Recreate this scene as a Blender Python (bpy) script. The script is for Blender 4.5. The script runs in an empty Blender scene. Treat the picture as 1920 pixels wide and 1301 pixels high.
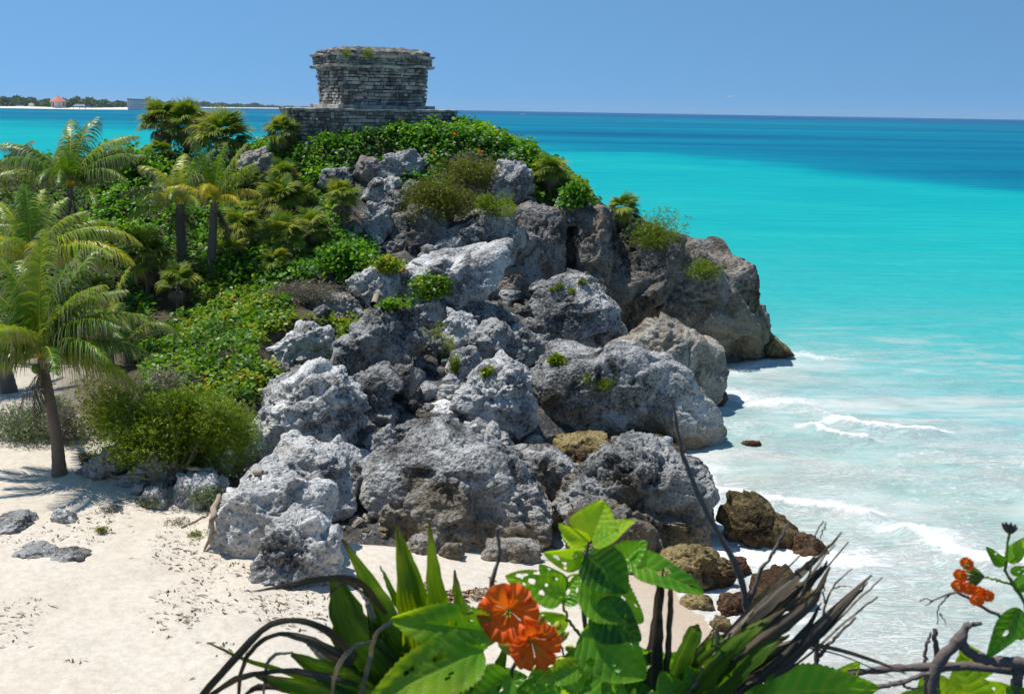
import bpy, bmesh, math, random
import numpy as np
from mathutils import Vector, Matrix
R = math.radians
S = bpy.context.scene
rng = np.random.default_rng(7)
random.seed(7)

# ------------------------------------------------------------ camera
CZ = 12.0
F = 2133.3
PITCH = R(11.753); ROLL = 0.0168
fw = np.array([0, math.cos(PITCH), -math.sin(PITCH)])
u0 = np.array([0, math.sin(PITCH), math.cos(PITCH)]); r0 = np.array([1.0, 0, 0])
cr, sr = math.cos(ROLL), math.sin(ROLL)
rt = r0 * cr + u0 * sr
up = u0 * cr - r0 * sr
cam_d = bpy.data.cameras.new('camera'); cam = bpy.data.objects.new('camera', cam_d)
S.collection.objects.link(cam)
cam_d.sensor_width = 36; cam_d.lens = 40; cam_d.clip_start = 0.05; cam_d.clip_end = 40000
M = Matrix([[rt[i], up[i], -fw[i], 0] for i in range(3)] + [[0, 0, 0, 1]])
M[2][3] = CZ
cam.matrix_world = M
cam_d.dof.use_dof = True; cam_d.dof.focus_distance = 48; cam_d.dof.aperture_fstop = 14.0
S.camera = cam
# ------------------------------------------------------------ light
SUN_EL, SUN_AZ = 66.0, -72.0      # azimuth measured from +Y towards +X
w = bpy.data.worlds.new('World'); S.world = w; w.use_nodes = True
nt = w.node_tree; bg = nt.nodes['Background']
sky = nt.nodes.new('ShaderNodeTexSky'); sky.sky_type = 'NISHITA'; sky.sun_disc = False
sky.sun_elevation = R(SUN_EL); sky.sun_rotation = R(SUN_AZ)
sky.altitude = 2500; sky.air_density = 1.0; sky.dust_density = 0.0; sky.ozone_density = 2.2
tc = nt.nodes.new('ShaderNodeTexCoord'); vm = nt.nodes.new('ShaderNodeVectorMath'); vm.operation = 'ADD'; vm.inputs[1].default_value = (0, 0, .30)
vn = nt.nodes.new('ShaderNodeVectorMath'); vn.operation = 'NORMALIZE'      # clean tropical air: the blue reaches down to the horizon
nt.links.new(tc.outputs['Generated'], vm.inputs[0]); nt.links.new(vm.outputs[0], vn.inputs[0]); nt.links.new(vn.outputs[0], sky.inputs[0])
tn = nt.nodes.new('ShaderNodeMix'); tn.data_type = 'RGBA'; tn.blend_type = 'MULTIPLY'; tn.inputs[0].default_value = 1; tn.inputs[7].default_value = (.71, .97, .955, 1)
nt.links.new(sky.outputs[0], tn.inputs[6]); nt.links.new(tn.outputs[2], bg.inputs[0]); bg.inputs[1].default_value = 0.148
sd = bpy.data.lights.new('sun', 'SUN'); sd.energy = 4.4; sd.angle = R(0.5); sd.color = (1.0, 0.955, 0.88)
so = bpy.data.objects.new('sun', sd); S.collection.objects.link(so)
tosun = Vector((math.sin(R(SUN_AZ)) * math.cos(R(SUN_EL)), math.cos(R(SUN_AZ)) * math.cos(R(SUN_EL)), math.sin(R(SUN_EL))))
so.rotation_euler = tosun.to_track_quat('Z', 'Y').to_euler(); so.location = (0, 0, 60)
S.view_settings.view_transform = 'Standard'; S.view_settings.look = 'None'
S.view_settings.exposure = 0.28; S.view_settings.gamma = 1
S.cycles.max_bounces = 6; S.cycles.transparent_max_bounces = 8
S.cycles.diffuse_bounces = 3; S.cycles.glossy_bounces = 2; S.cycles.transmission_bounces = 3

# ------------------------------------------------------------ projection helpers
C0 = np.array([0, 0, CZ])
def ray(px, py):
    return fw + ((px - 960) / F) * rt - ((py - 650.5) / F) * up
def P(px, py, Y):
    d = ray(px, py); return C0 + d * (Y / d[1])
def PZ(px, py, z):
    d = ray(px, py); return C0 + d * ((z - CZ) / d[2])
def proj(p):
    q = np.asarray(p, float) - C0
    zf = q @ fw
    return 960 + F * (q @ rt) / zf, 650.5 - F * (q @ up) / zf
def inpoly(px, py, poly):
    poly = np.asarray(poly, float); ins = np.zeros(np.shape(px), bool)
    n = len(poly); j = n - 1
    for i in range(n):
        xi, yi = poly[i]; xj, yj = poly[j]
        if yi != yj:
            ins ^= ((yi > py) != (yj > py)) & (px < (xj - xi) * (py - yi) / (yj - yi) + xi)
        j = i
    return ins

# ------------------------------------------------------------ noise
def _h(ix, iy, iz, seed):
    n = (ix.astype(np.int64) * 374761393 + iy.astype(np.int64) * 668265263 + iz.astype(np.int64) * 2147483647 + seed * 974711) & 0xFFFFFFFF
    n = ((n ^ (n >> 13)) * 1274126177) & 0xFFFFFFFF
    n = ((n ^ (n >> 15)) * 2246822519) & 0xFFFFFFFF
    return ((n ^ (n >> 16)) & 0xFFFFFF) / float(0xFFFFFF)
def vnoise(p, seed=0):
    p = np.asarray(p, float); i = np.floor(p).astype(np.int64); f = p - i; f = f * f * f * (f * (f * 6 - 15) + 10)
    x, y, z = i[:, 0], i[:, 1], i[:, 2]; fx, fy, fz = f[:, 0], f[:, 1], f[:, 2]
    def L(a, b, t): return a + (b - a) * t
    a = L(L(_h(x, y, z, seed), _h(x + 1, y, z, seed), fx), L(_h(x, y + 1, z, seed), _h(x + 1, y + 1, z, seed), fx), fy)
    b = L(L(_h(x, y, z + 1, seed), _h(x + 1, y, z + 1, seed), fx), L(_h(x, y + 1, z + 1, seed), _h(x + 1, y + 1, z + 1, seed), fx), fy)
    return L(a, b, fz) * 2 - 1
def fbm(p, octv=4, seed=0, gain=.5):
    s = 0; a = 1; t = 0; p = np.asarray(p, float)
    for o in range(octv):
        s = s + a * vnoise(p * (2.03 ** o) + o * 17.3, seed + o); t += a; a *= gain
    return s / t
def ridged(p, octv=4, seed=0, gain=.55):
    s = 0; a = 1; t = 0; p = np.asarray(p, float)
    for o in range(octv):
        s = s + a * (1 - 2 * np.abs(vnoise(p * (2.07 ** o) + o * 11.7, seed + o))); t += a; a *= gain
    return s / t
def sstep(a, b, x):
    t = np.clip((x - a) / (b - a), 0, 1); return t * t * (3 - 2 * t)

# ------------------------------------------------------------ mesh + object helpers
def mk_mesh(name, verts, faces, attrs=None, smooth=True):
    """faces: int array (n,k) or list of such arrays"""
    if not isinstance(faces, list): faces = [faces]
    me = bpy.data.meshes.new(name)
    v = np.asarray(verts, np.float32); me.vertices.add(len(v)); me.vertices.foreach_set('co', v.ravel())
    loops = np.concatenate([np.asarray(f).ravel() for f in faces]).astype(np.int32)
    tot = np.concatenate([np.full(len(f), np.asarray(f).shape[1]) for f in faces]).astype(np.int32)
    st = np.concatenate([[0], np.cumsum(tot)[:-1]]).astype(np.int32)
    me.loops.add(len(loops)); me.loops.foreach_set('vertex_index', loops)
    me.polygons.add(len(tot)); me.polygons.foreach_set('loop_start', st); me.polygons.foreach_set('loop_total', tot)
    me.polygons.foreach_set('use_smooth', np.full(len(tot), smooth))
    for k, a in (attrs or {}).items():
        at = me.attributes.new(k, 'FLOAT', 'POINT'); at.data.foreach_set('value', np.asarray(a, np.float32))
    me.update(calc_edges=True); me.validate()
    return me
def link(name, me, mat=None, parent=None, loc=None):
    o = bpy.data.objects.new(name, me); S.collection.objects.link(o)
    if mat is not None and me is not None and not me.materials: me.materials.append(mat)
    if parent is not None: o.parent = parent
    if loc is not None: o.location = loc
    return o
def tag(o, label, cat=None, group=None, kind=None):
    o['label'] = label
    if cat: o['category'] = cat
    if group: o['group'] = group
    if kind: o['kind'] = kind
    return o
def empty(name, loc, label, cat, group=None, kind=None):
    o = bpy.data.objects.new(name, None); S.collection.objects.link(o); o.location = loc; o.empty_display_size = .2
    return tag(o, label, cat, group, kind)

class MB:
    """collects pieces into one mesh"""
    def __init__(s): s.v = []; s.f3 = []; s.f4 = []; s.n = 0; s.a = []
    def add(s, v, f, a=0.0):
        v = np.asarray(v, float); f = np.asarray(f) + s.n
        s.v.append(v); (s.f3 if f.shape[1] == 3 else s.f4).append(f); s.n += len(v)
        s.a.append(np.full(len(v), a) if np.isscalar(a) else np.asarray(a))
    def mesh(s, name, smooth=True):
        fs = []
        if s.f3: fs.append(np.concatenate(s.f3))
        if s.f4: fs.append(np.concatenate(s.f4))
        return mk_mesh(name, np.concatenate(s.v), fs, {'rnd': np.concatenate(s.a)}, smooth)
    def build(s, name, mat, parent=None, loc=None, smooth=True):
        return link(name, s.mesh(name, smooth), mat, parent, loc)
def tube(mb, pts, rad, n=8, a=0.0, cap=True):
    pts = np.asarray(pts, float); rad = np.broadcast_to(rad, (len(pts),))
    T = np.gradient(pts, axis=0); T /= np.linalg.norm(T, axis=1)[:, None] + 1e-9
    ref = np.array([0, 0, 1.0]) if abs(T[0][2]) < .9 else np.array([1.0, 0, 0])
    V = []
    for p, t, r in zip(pts, T, rad):
        e1 = np.cross(t, ref); e1 /= np.linalg.norm(e1) + 1e-9; e2 = np.cross(t, e1); ref = np.cross(e1, t) if abs(np.dot(ref, t)) > .95 else ref
        an = np.linspace(0, 2 * math.pi, n, endpoint=False)
        V.append(p + r * (np.cos(an)[:, None] * e1 + np.sin(an)[:, None] * e2))
    V = np.concatenate(V); m = len(pts); f = []
    for i in range(m - 1):
        for j in range(n):
            k = (j + 1) % n; f.append((i * n + j, i * n + k, (i + 1) * n + k, (i + 1) * n + j))
    mb.add(V, np.array(f), a)
    if cap:
        c = np.vstack([V[-n:], pts[-1] + T[-1] * rad[-1] * .4]); mb.add(c, np.array([(j, (j + 1) % n, n) for j in range(n)]), a)
def smooth_path(pts, n=12):
    pts = np.asarray(pts, float); m = len(pts); out = []
    Pd = np.vstack([2 * pts[0] - pts[1], pts, 2 * pts[-1] - pts[-2]])
    for t in np.linspace(0, m - 1, n):
        i = min(int(t), m - 2); u = t - i; a, b, c, d = Pd[i:i + 4]
        out.append(.5 * ((2 * b) + (-a + c) * u + (2 * a - 5 * b + 4 * c - d) * u * u + (-a + 3 * b - 3 * c + d) * u ** 3))
    return np.array(out)

# ------------------------------------------------------------ materials
def mat_new(name):
    m = bpy.data.materials.new(name); m.use_nodes = True
    t = m.node_tree; b = t.nodes['Principled BSDF']
    return m, t, b
def N(t, typ, **kw):
    n = t.nodes.new(typ)
    for k, v in kw.items():
        if isinstance(k, str) and k.startswith('i_'): n.inputs[k[2:].replace('_', ' ')].default_value = v
        else: setattr(n, k, v)
    return n
def ramp(t, src, stops, interp='LINEAR'):
    n = t.nodes.new('ShaderNodeValToRGB'); n.color_ramp.interpolation = interp
    e = n.color_ramp.elements
    while len(e) < len(stops): e.new(.5)
    for i, (p, c) in enumerate(stops):
        e[i].position = p; e[i].color = (c if hasattr(c, '__len__') else (c, c, c)) + ((1,) if not hasattr(c, '__len__') or len(c) == 3 else ())
    t.links.new(src, n.inputs[0]); return n.outputs[0]
def mix(t, fac, a, b, typ='MIX'):
    n = t.nodes.new('ShaderNodeMix'); n.data_type = 'RGBA'; n.blend_type = typ
    for i, s in ((0, fac), (6, a), (7, b)):
        if hasattr(s, 'links') or isinstance(s, bpy.types.NodeSocket): t.links.new(s, n.inputs[i])
        elif i: n.inputs[i].default_value = tuple(s) + (1,) if len(s) == 3 else s
        else: n.inputs[i].default_value = s
    return n.outputs[2]
def math_(t, op, a, b=None, c=None):
    n = t.nodes.new('ShaderNodeMath'); n.operation = op
    for i, s in enumerate((a, b, c)):
        if s is None: continue
        if isinstance(s, bpy.types.NodeSocket): t.links.new(s, n.inputs[i])
        else: n.inputs[i].default_value = s
    return n.outputs[0]
def noise(t, vec, scale, detail=4, rough=.55, dist=0.0):
    n = t.nodes.new('ShaderNodeTexNoise'); n.inputs['Scale'].default_value = scale
    n.inputs['Detail'].default_value = detail; n.inputs['Roughness'].default_value = rough; n.inputs['Distortion'].default_value = dist
    if vec is not None: t.links.new(vec, n.inputs['Vector'])
    return n.outputs[0]
def voro(t, vec, scale, feature='F1', out='Distance'):
    n = t.nodes.new('ShaderNodeTexVoronoi'); n.feature = feature; n.inputs['Scale'].default_value = scale
    t.links.new(vec, n.inputs['Vector']); return n.outputs[out]
def gpos(t): return t.nodes.new('ShaderNodeNewGeometry').outputs['Position']
def attr(t, name, out='Fac'):
    n = t.nodes.new('ShaderNodeAttribute'); n.attribute_name = name; return n.outputs[out]
def vscale(t, vec, s):
    n = t.nodes.new('ShaderNodeVectorMath'); n.operation = 'MULTIPLY'; t.links.new(vec, n.inputs[0]); n.inputs[1].default_value = s
    return n.outputs[0]
def bump(t, b, h, strength=.6, dist=.05):
    n = t.nodes.new('ShaderNodeBump'); n.inputs['Strength'].default_value = strength; n.inputs['Distance'].default_value = dist
    t.links.new(h, n.inputs['Height']); t.links.new(n.outputs[0], b.inputs['Normal'])
def rockmat(name, dark, mid, light, stain=(.20, .15, .085), stain_lo=.2, stain_hi=1.8, whiteness=.5, warm=0.0):
    m, t, b = mat_new(name); p = gpos(t)
    big = noise(t, p, .55, 3, .5); med = noise(t, p, 2.6, 6, .6, .4); fine = noise(t, p, 11, 7, .68)
    pit = voro(t, p, 7.5); pit2 = voro(t, p, 17)
    s = math_(t, 'ADD', math_(t, 'MULTIPLY', med, .42), math_(t, 'MULTIPLY', fine, .58))
    s = math_(t, 'ADD', s, math_(t, 'MULTIPLY', math_(t, 'SUBTRACT', big, .5), .75))
    c = ramp(t, s, [(.36, dark), (.46, mid), (.60, light)])
    # dark lichen spots, with the shade of the pits put into the colour
    pm = ramp(t, math_(t, 'ADD', math_(t, 'MULTIPLY', pit, 1.0), math_(t, 'MULTIPLY', math_(t, 'SUBTRACT', fine, .5), 1.1)), [(.13, 1.0), (.32, 0.0)])
    c = mix(t, math_(t, 'MULTIPLY', pm, .8), c, dark)
    # pale weathered patches
    wp = ramp(t, noise(t, p, 1.1, 6, .7, .8), [(.52, 0.0), (.64, 1.0)])
    c = mix(t, math_(t, 'MULTIPLY', wp, whiteness), c, tuple(min(1, x * 1.45) for x in light))
    sep = t.nodes.new('ShaderNodeSeparateXYZ'); t.links.new(p, sep.inputs[0])
    zz = math_(t, 'ADD', sep.outputs[2], math_(t, 'MULTIPLY', math_(t, 'SUBTRACT', big, .5), 3.0))
    sm = ramp(t, math_(t, 'MULTIPLY', zz, .1), [(stain_lo * .1, 1.0), (stain_hi * .1, 0.0)])
    c = mix(t, math_(t, 'MULTIPLY', sm, .75), c, mix(t, fine, stain, tuple(x * 2.0 for x in stain)))
    if warm:
        wm = ramp(t, noise(t, vscale(t, p, (1, 1, .35)), .9, 5, .6, .5), [(.45, 0.0), (.6, 1.0)])
        c = mix(t, math_(t, 'MULTIPLY', wm, warm), c, (.30, .235, .165))
    oi = t.nodes.new('ShaderNodeObjectInfo')
    hsv = t.nodes.new('ShaderNodeHueSaturation'); t.links.new(c, hsv.inputs['Color'])
    t.links.new(math_(t, 'ADD', .84, math_(t, 'MULTIPLY', oi.outputs['Random'], .3)), hsv.inputs['Value'])
    t.links.new(hsv.outputs[0], b.inputs['Base Color']); b.inputs['Roughness'].default_value = .93; b.inputs['Specular IOR Level'].default_value = .2
    h = math_(t, 'ADD', math_(t, 'MULTIPLY', fine, .7), math_(t, 'ADD', math_(t, 'MULTIPLY', pit, .55), math_(t, 'MULTIPLY', pit2, .3)))
    h = math_(t, 'ADD', h, math_(t, 'MULTIPLY', med, .8))
    bump(t, b, h, .95, .14)
    return m
M_GREY = rockmat('limestone_grey', (.045, .045, .045), (.20, .20, .197), (.44, .44, .43), whiteness=.5)
M_PALE = rockmat('limestone_pale', (.09, .09, .09), (.35, .35, .345), (.60, .60, .585), whiteness=.7, stain_lo=-3, stain_hi=-2.5)
M_WHITE = rockmat('limestone_white', (.13, .13, .13), (.40, .40, .395), (.64, .64, .62), whiteness=.65, stain_lo=-3, stain_hi=-2.5)
M_DARK = rockmat('limestone_dark', (.035, .034, .033), (.12, .117, .112), (.30, .29, .28), whiteness=.25, warm=.5)
M_CLIFF = rockmat('cliff_limestone', (.035, .032, .028), (.125, .115, .10), (.29, .275, .25), whiteness=.2, warm=.4, stain_lo=.8, stain_hi=3.5)
M_TAN = rockmat('limestone_tan', (.14, .125, .105), (.33, .305, .26), (.47, .44, .39), whiteness=.2, warm=.4, stain_lo=-2, stain_hi=.5)
M_OLIVE = rockmat('algae_rock', (.05, .04, .02), (.17, .13, .055), (.33, .26, .12), stain=(.05, .025, .015), stain_lo=-1.2, stain_hi=.9, whiteness=.1)
M_WET = rockmat('wet_rock', (.02, .012, .008), (.085, .05, .03), (.2, .14, .07), stain=(.05, .02, .012), stain_lo=-1, stain_hi=1, whiteness=.05)

def leafmat(name, stops, transl=.35, rough=.45, dry=None, spec=.4, scale=None):
    """colour by the per-leaf attribute rnd; attribute dry (0..1) goes towards a dead colour"""
    m, t, b = mat_new(name)
    c = ramp(t, attr(t, 'rnd'), stops)
    if dry is not None: c = mix(t, attr(t, 'dry'), c, dry)
    if scale:
        n = noise(t, gpos(t), scale, 3); c = mix(t, .6, c, ramp(t, n, [(.3, .35), (.7, 1.0)]), 'MULTIPLY')
    t.links.new(c, b.inputs['Base Color']); b.inputs['Roughness'].default_value = rough; b.inputs['Specular IOR Level'].default_value = spec
    tr = t.nodes.new('ShaderNodeBsdfTranslucent'); t.links.new(mix(t, 1.0, c, (1.5, 1.35, .5), 'MULTIPLY'), tr.inputs[0])
    ms = t.nodes.new('ShaderNodeMixShader'); ms.inputs[0].default_value = transl
    t.links.new(b.outputs[0], ms.inputs[1]); t.links.new(tr.outputs[0], ms.inputs[2])
    t.links.new(ms.outputs[0], t.nodes['Material Output'].inputs[0])
    return m
M_BROAD = leafmat('broad_leaf', [(0, (.025, .085, .008)), (.35, (.06, .19, .014)), (.7, (.14, .34, .02)), (1, (.30, .48, .03))], transl=.45)
M_GRAPE = leafmat('sea_grape_leaf', [(0, (.035, .10, .008)), (.4, (.09, .22, .015)), (.7, (.18, .34, .02)), (.9, (.30, .36, .02)), (1, (.46, .34, .02))], transl=.4)
M_GRAPEY = leafmat('sea_grape_yellow_leaf', [(0, (.06, .13, .008)), (.4, (.16, .27, .012)), (.7, (.30, .37, .015)), (.88, (.48, .36, .02)), (1, (.36, .12, .02))], transl=.4)
M_FINE = leafmat('fine_leaf', [(0, (.06, .12, .006)), (.5, (.15, .24, .012)), (1, (.30, .37, .02))], transl=.45)
M_OLIVEF = leafmat('olive_leaf', [(0, (.06, .09, .010)), (.5, (.13, .165, .014)), (1, (.26, .26, .03))], transl=.35)
M_GREYF = leafmat('grey_green_leaf', [(0, (.07, .10, .055)), (.5, (.15, .21, .11)), (1, (.27, .35, .18))], transl=.25)
M_DRYF = leafmat('dry_leaf', [(0, (.10, .09, .07)), (.5, (.20, .18, .14)), (1, (.32, .30, .24))], transl=.15)
M_FAN = leafmat('fan_palm_leaf', [(0, (.04, .10, .008)), (.5, (.10, .20, .014)), (.85, (.2, .31, .02)), (1, (.34, .36, .03))], dry=(.32, .26, .13), transl=.35, spec=.2, rough=.6)
M_DEADFAN = leafmat('dead_fan_leaf', [(0, (.06, .045, .03)), (.5, (.16, .125, .085)), (1, (.30, .25, .18))], transl=.15)
M_COCO = leafmat('coconut_leaf', [(0, (.03, .11, .012)), (.35, (.11, .24, .012)), (.65, (.31, .40, .015)), (1, (.62, .50, .02))], dry=(.34, .29, .23), transl=.35, rough=.4)
M_FLOWER = leafmat('orange_petal', [(0, (.75, .07, .008)), (1, (.9, .16, .012))], transl=.4)
def simple(name, col, rough=.8, scale=8, var=.35, bmp=.3, bd=.02, stretch=None, spec=.3):
    m, t, b = mat_new(name); p = gpos(t)
    if stretch: p = vscale(t, p, stretch)
    n = noise(t, p, scale, 6, .6)
    c = mix(t, n, tuple(x * (1 - var) for x in col), tuple(min(1, x * (1 + var)) for x in col))
    t.links.new(c, b.inputs['Base Color']); b.inputs['Roughness'].default_value = rough; b.inputs['Specular IOR Level'].default_value = spec
    bump(t, b, n, bmp, bd); return m
M_TRUNK = simple('palm_trunk', (.19, .15, .115), .9, 9, .5, .8, .05, (1, 1, 3))
M_TRUNKD = simple('dark_palm_trunk', (.15, .13, .11), .9, 9, .5, .8, .05, (1, 1, 3))
M_WOOD = simple('driftwood', (.30, .24, .18), .85, 14, .5, .5, .02, (1, 1, 1))
M_TWIG = simple('grey_twig', (.16, .135, .12), .85, 60, .5, .6, .003)
M_STEM = simple('shrub_stem', (.13, .11, .09), .9, 20, .4, .3, .01)

# ------------------------------------------------------------ terrain
ctl = []
def cz(px, py, z): ctl.append(tuple(PZ(px, py, z)))
def cy(px, py, Y): ctl.append(tuple(P(px, py, Y)))
for a in [(0, 1301, 1.5), (300, 1301, 1.35), (600, 1301, 1.1), (900, 1301, .8), (1200, 1301, .45), (0, 1150, 1.6), (300, 1150, 1.4), (600, 1150, 1.1),
          (900, 1150, .75), (1100, 1150, .5), (1240, 1170, .2), (1330, 1170, -.02), (1300, 1080, -.02), (1390, 1250, .0), (1460, 1301, -.05), (1600, 1200, -.6), (1800, 1150, -1.0), (1600, 1000, -.9),
          (0, 1000, 1.7), (200, 1000, 1.55), (400, 1000, 1.4), (115, 885, 1.8), (0, 860, 1.9), (40, 700, 2.1), (150, 700, 2.2), (-150, 800, 2.0),
          (500, 1060, 1.15), (650, 1020, 1.0), (800, 1040, .8), (1000, 1040, .55), (1150, 1050, .3), (1240, 1040, .1),
          (330, 890, 1.7), (430, 880, 1.8), (300, 800, 2.3), (300, 700, 2.8), (560, 800, 2.4), (660, 850, 2.0), (800, 800, 2.2), (800, 720, 2.9), (1000, 850, 1.3),
          (1150, 880, .6), (1290, 900, -.2), (1330, 830, -.5), (1000, 700, 2.7), (1150, 720, 1.3), (1290, 720, 0.1), (1370, 720, -.6),
          (600, 680, 3.2), (500, 640, 3.3), (400, 640, 3.0), (450, 560, 3.9), (600, 590, 4.0), (720, 600, 3.8), (900, 620, 3.5), (1080, 650, 2.0), (1200, 640, .8),
          (700, 520, 5.1), (850, 500, 5.4), (1300, 660, -.2), (1430, 670, -.6), (1500, 650, -1.2)]: cz(*a)
for a in [(100, 640, 47), (100, 500, 52), (100, 400, 57), (100, 320, 61), (-60, 320, 62), (-100, 600, 48), (300, 560, 49), (300, 470, 53), (300, 380, 57), (300, 300, 61), (200, 300, 61),
          (500, 510, 51), (500, 430, 54.5), (500, 350, 57.5), (500, 290, 59.5), (620, 450, 53), (620, 360, 56.5), (620, 280, 59), (700, 430, 53.5), (760, 340, 56.5), (700, 260, 59.3),
          (820, 420, 54), (900, 420, 54.5), (950, 330, 57), (850, 250, 60), (980, 300, 59.5), (1080, 380, 58), (1050, 420, 56.5), (1150, 430, 57), (1180, 425, 58.5), (1280, 490, 57.5), (1350, 520, 57)]: cy(*a)
for a in [(-15.5, 62, 9.0), (-11, 62, 10.6), (-3, 62, 11), (-14, 68, 9.0), (-3, 68, 10.2), (-17, 65, 8.6), (2, 66, 8.6), (5, 63, 6.5), (8, 61.5, 4.5), (11, 60, 1.5), (-30, 66, 8.3), (-22, 67, 8.5), (-45, 60, 6),
          (-30, 78, -2), (-20, 79, -2), (-10, 80, -2), (0, 77, -2), (6, 70, -2), (11, 65, -2), (15, 60, -2), (18, 55, -2), (20, 45, -2), (22, 35, -1.8), (24, 25, -1.5), (14, 50, -1.0), (28, 15, -1.5), (28, 70, -2), (-60, 75, -2),
          (-60, 50, 5), (-60, 30, 4), (-40, 40, 2.6), (-40, 25, 2), (-20, 18, 1.6), (0, 16, 1.0), (8, 16, .3), (-60, 10, 4), (14, 16, -.6), (-40, 50, 4), (-42, 68, 7)]: ctl.append(a)
ctl = np.array(ctl)
def _rbf():
    A = ctl[:, :2]; d = np.linalg.norm(A[:, None] - A[None], axis=2)
    n = len(A); Kk = d + np.eye(n) * -.25
    Pm = np.hstack([np.ones((n, 1)), A]); Mx = np.block([[Kk, Pm], [Pm.T, np.zeros((3, 3))]])
    return np.linalg.solve(Mx, np.concatenate([ctl[:, 2], np.zeros(3)]))
WR = _rbf()
GX0, GX1, GY0, GY1, GS = -62.0, 30.0, -10.0, 84.0, .2
gx = np.arange(GX0, GX1 + .01, GS); gy = np.arange(GY0, GY1 + .01, GS)
XX, YY = np.meshgrid(gx, gy); pts = np.stack([XX.ravel(), YY.ravel()], 1)
Hh = WR[-3] + pts @ WR[-2:]
for i in range(len(ctl)):
    Hh += WR[i] * np.hypot(pts[:, 0] - ctl[i, 0], pts[:, 1] - ctl[i, 1])
p3 = np.stack([pts[:, 0], pts[:, 1], Hh * 0], 1)
ppx, ppy = proj(np.stack([pts[:, 0], pts[:, 1], Hh], 1))
front = pts[:, 1] > 12
ROCKZ = [(420, 900), (440, 780), (520, 690), (500, 620), (640, 590), (560, 550), (700, 490), (700, 430), (620, 330), (700, 280), (940, 290), (1100, 390), (1400, 480), (1500, 640), (1400, 760), (1380, 1120), (1200, 1050), (1000, 1030), (640, 1000), (500, 950)]
rock_m = (inpoly(ppx, ppy, ROCKZ) & front).astype(float)
def blur2(a, n):
    a = a.reshape(XX.shape)
    for _ in range(n):
        a = (np.roll(a, 1, 0) + np.roll(a, -1, 0) + a) / 3; a = (np.roll(a, 1, 1) + np.roll(a, -1, 1) + a) / 3
    return a.ravel()
rock_m = blur2(rock_m, 3)
back = (pts[:, 1] > 63) | ((Hh > 3) & (pts[:, 0] > 4))
rock_m = np.maximum(rock_m, back * (sstep(9.5, 7.5, Hh)))
Hh += rock_m * (ridged(p3 * .7, 4, 3) * .40)
Hh -= rock_m * np.where(pts[:, 1] < 62, np.interp(Hh, [0, 1.0, 5, 9], [.4, 1.15, 1.2, .5]), 0)
sand_m = (1 - rock_m) * sstep(2.5, 1.9, Hh) 
dune = fbm(p3 * .35, 3, 21) * .14 + fbm(p3 * 1.6, 3, 5) * .045 + np.abs(fbm(p3 * 3.2, 2, 9)) * -.035
Hh += sand_m * dune * sstep(0, .7, Hh)
Hh += (1 - rock_m) * (1 - sand_m) * fbm(p3 * .5, 3, 33) * .2
# the ledge the photographer stands on, falling away to the beach
yb = pts[:, 1] + .5 * fbm(p3 * .6, 3, 44); xs = pts[:, 0]
ledge = 10.25 + .1 * fbm(p3 * .8, 3, 2) - sstep(1.8, 6.2, yb) * (9.2 + .12 * np.maximum(xs, 0)) + ridged(p3 * .6, 3, 8) * .3 * sstep(2.2, 4, yb)
Lm = pts[:, 1] < 7.5
Hh = np.where(Lm, np.maximum(ledge, np.where(pts[:, 1] < 5, -99, Hh)), Hh)
rock_m = np.where(Lm & (Hh > 2), 1, rock_m); sand_m = np.where(Lm & (Hh > 2), 0, sand_m)
HM = Hh.reshape(XX.shape)
def hgt(x, y):
    x = np.asarray(x, float); y = np.asarray(y, float)
    u = np.clip((x - GX0) / GS, 0, len(gx) - 1.001); v = np.clip((y - GY0) / GS, 0, len(gy) - 1.001)
    i = u.astype(int); j = v.astype(int); a = u - i; b = v - j
    return (HM[j, i] * (1 - a) + HM[j, i + 1] * a) * (1 - b) + (HM[j + 1, i] * (1 - a) + HM[j + 1, i + 1] * a) * b
def G(px, py):
    """where the line of sight through this point of the photograph meets the land"""
    d = ray(px, py); Ys = np.arange(12, 80, .05); q = C0 + d * (Ys / d[1])[:, None]
    below = q[:, 2] < np.maximum(hgt(q[:, 0], q[:, 1]), -.3)
    k = int(np.argmax(below)) if below.any() else int(np.argmin(np.abs(Ys - 60)))
    return q[k]
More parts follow.
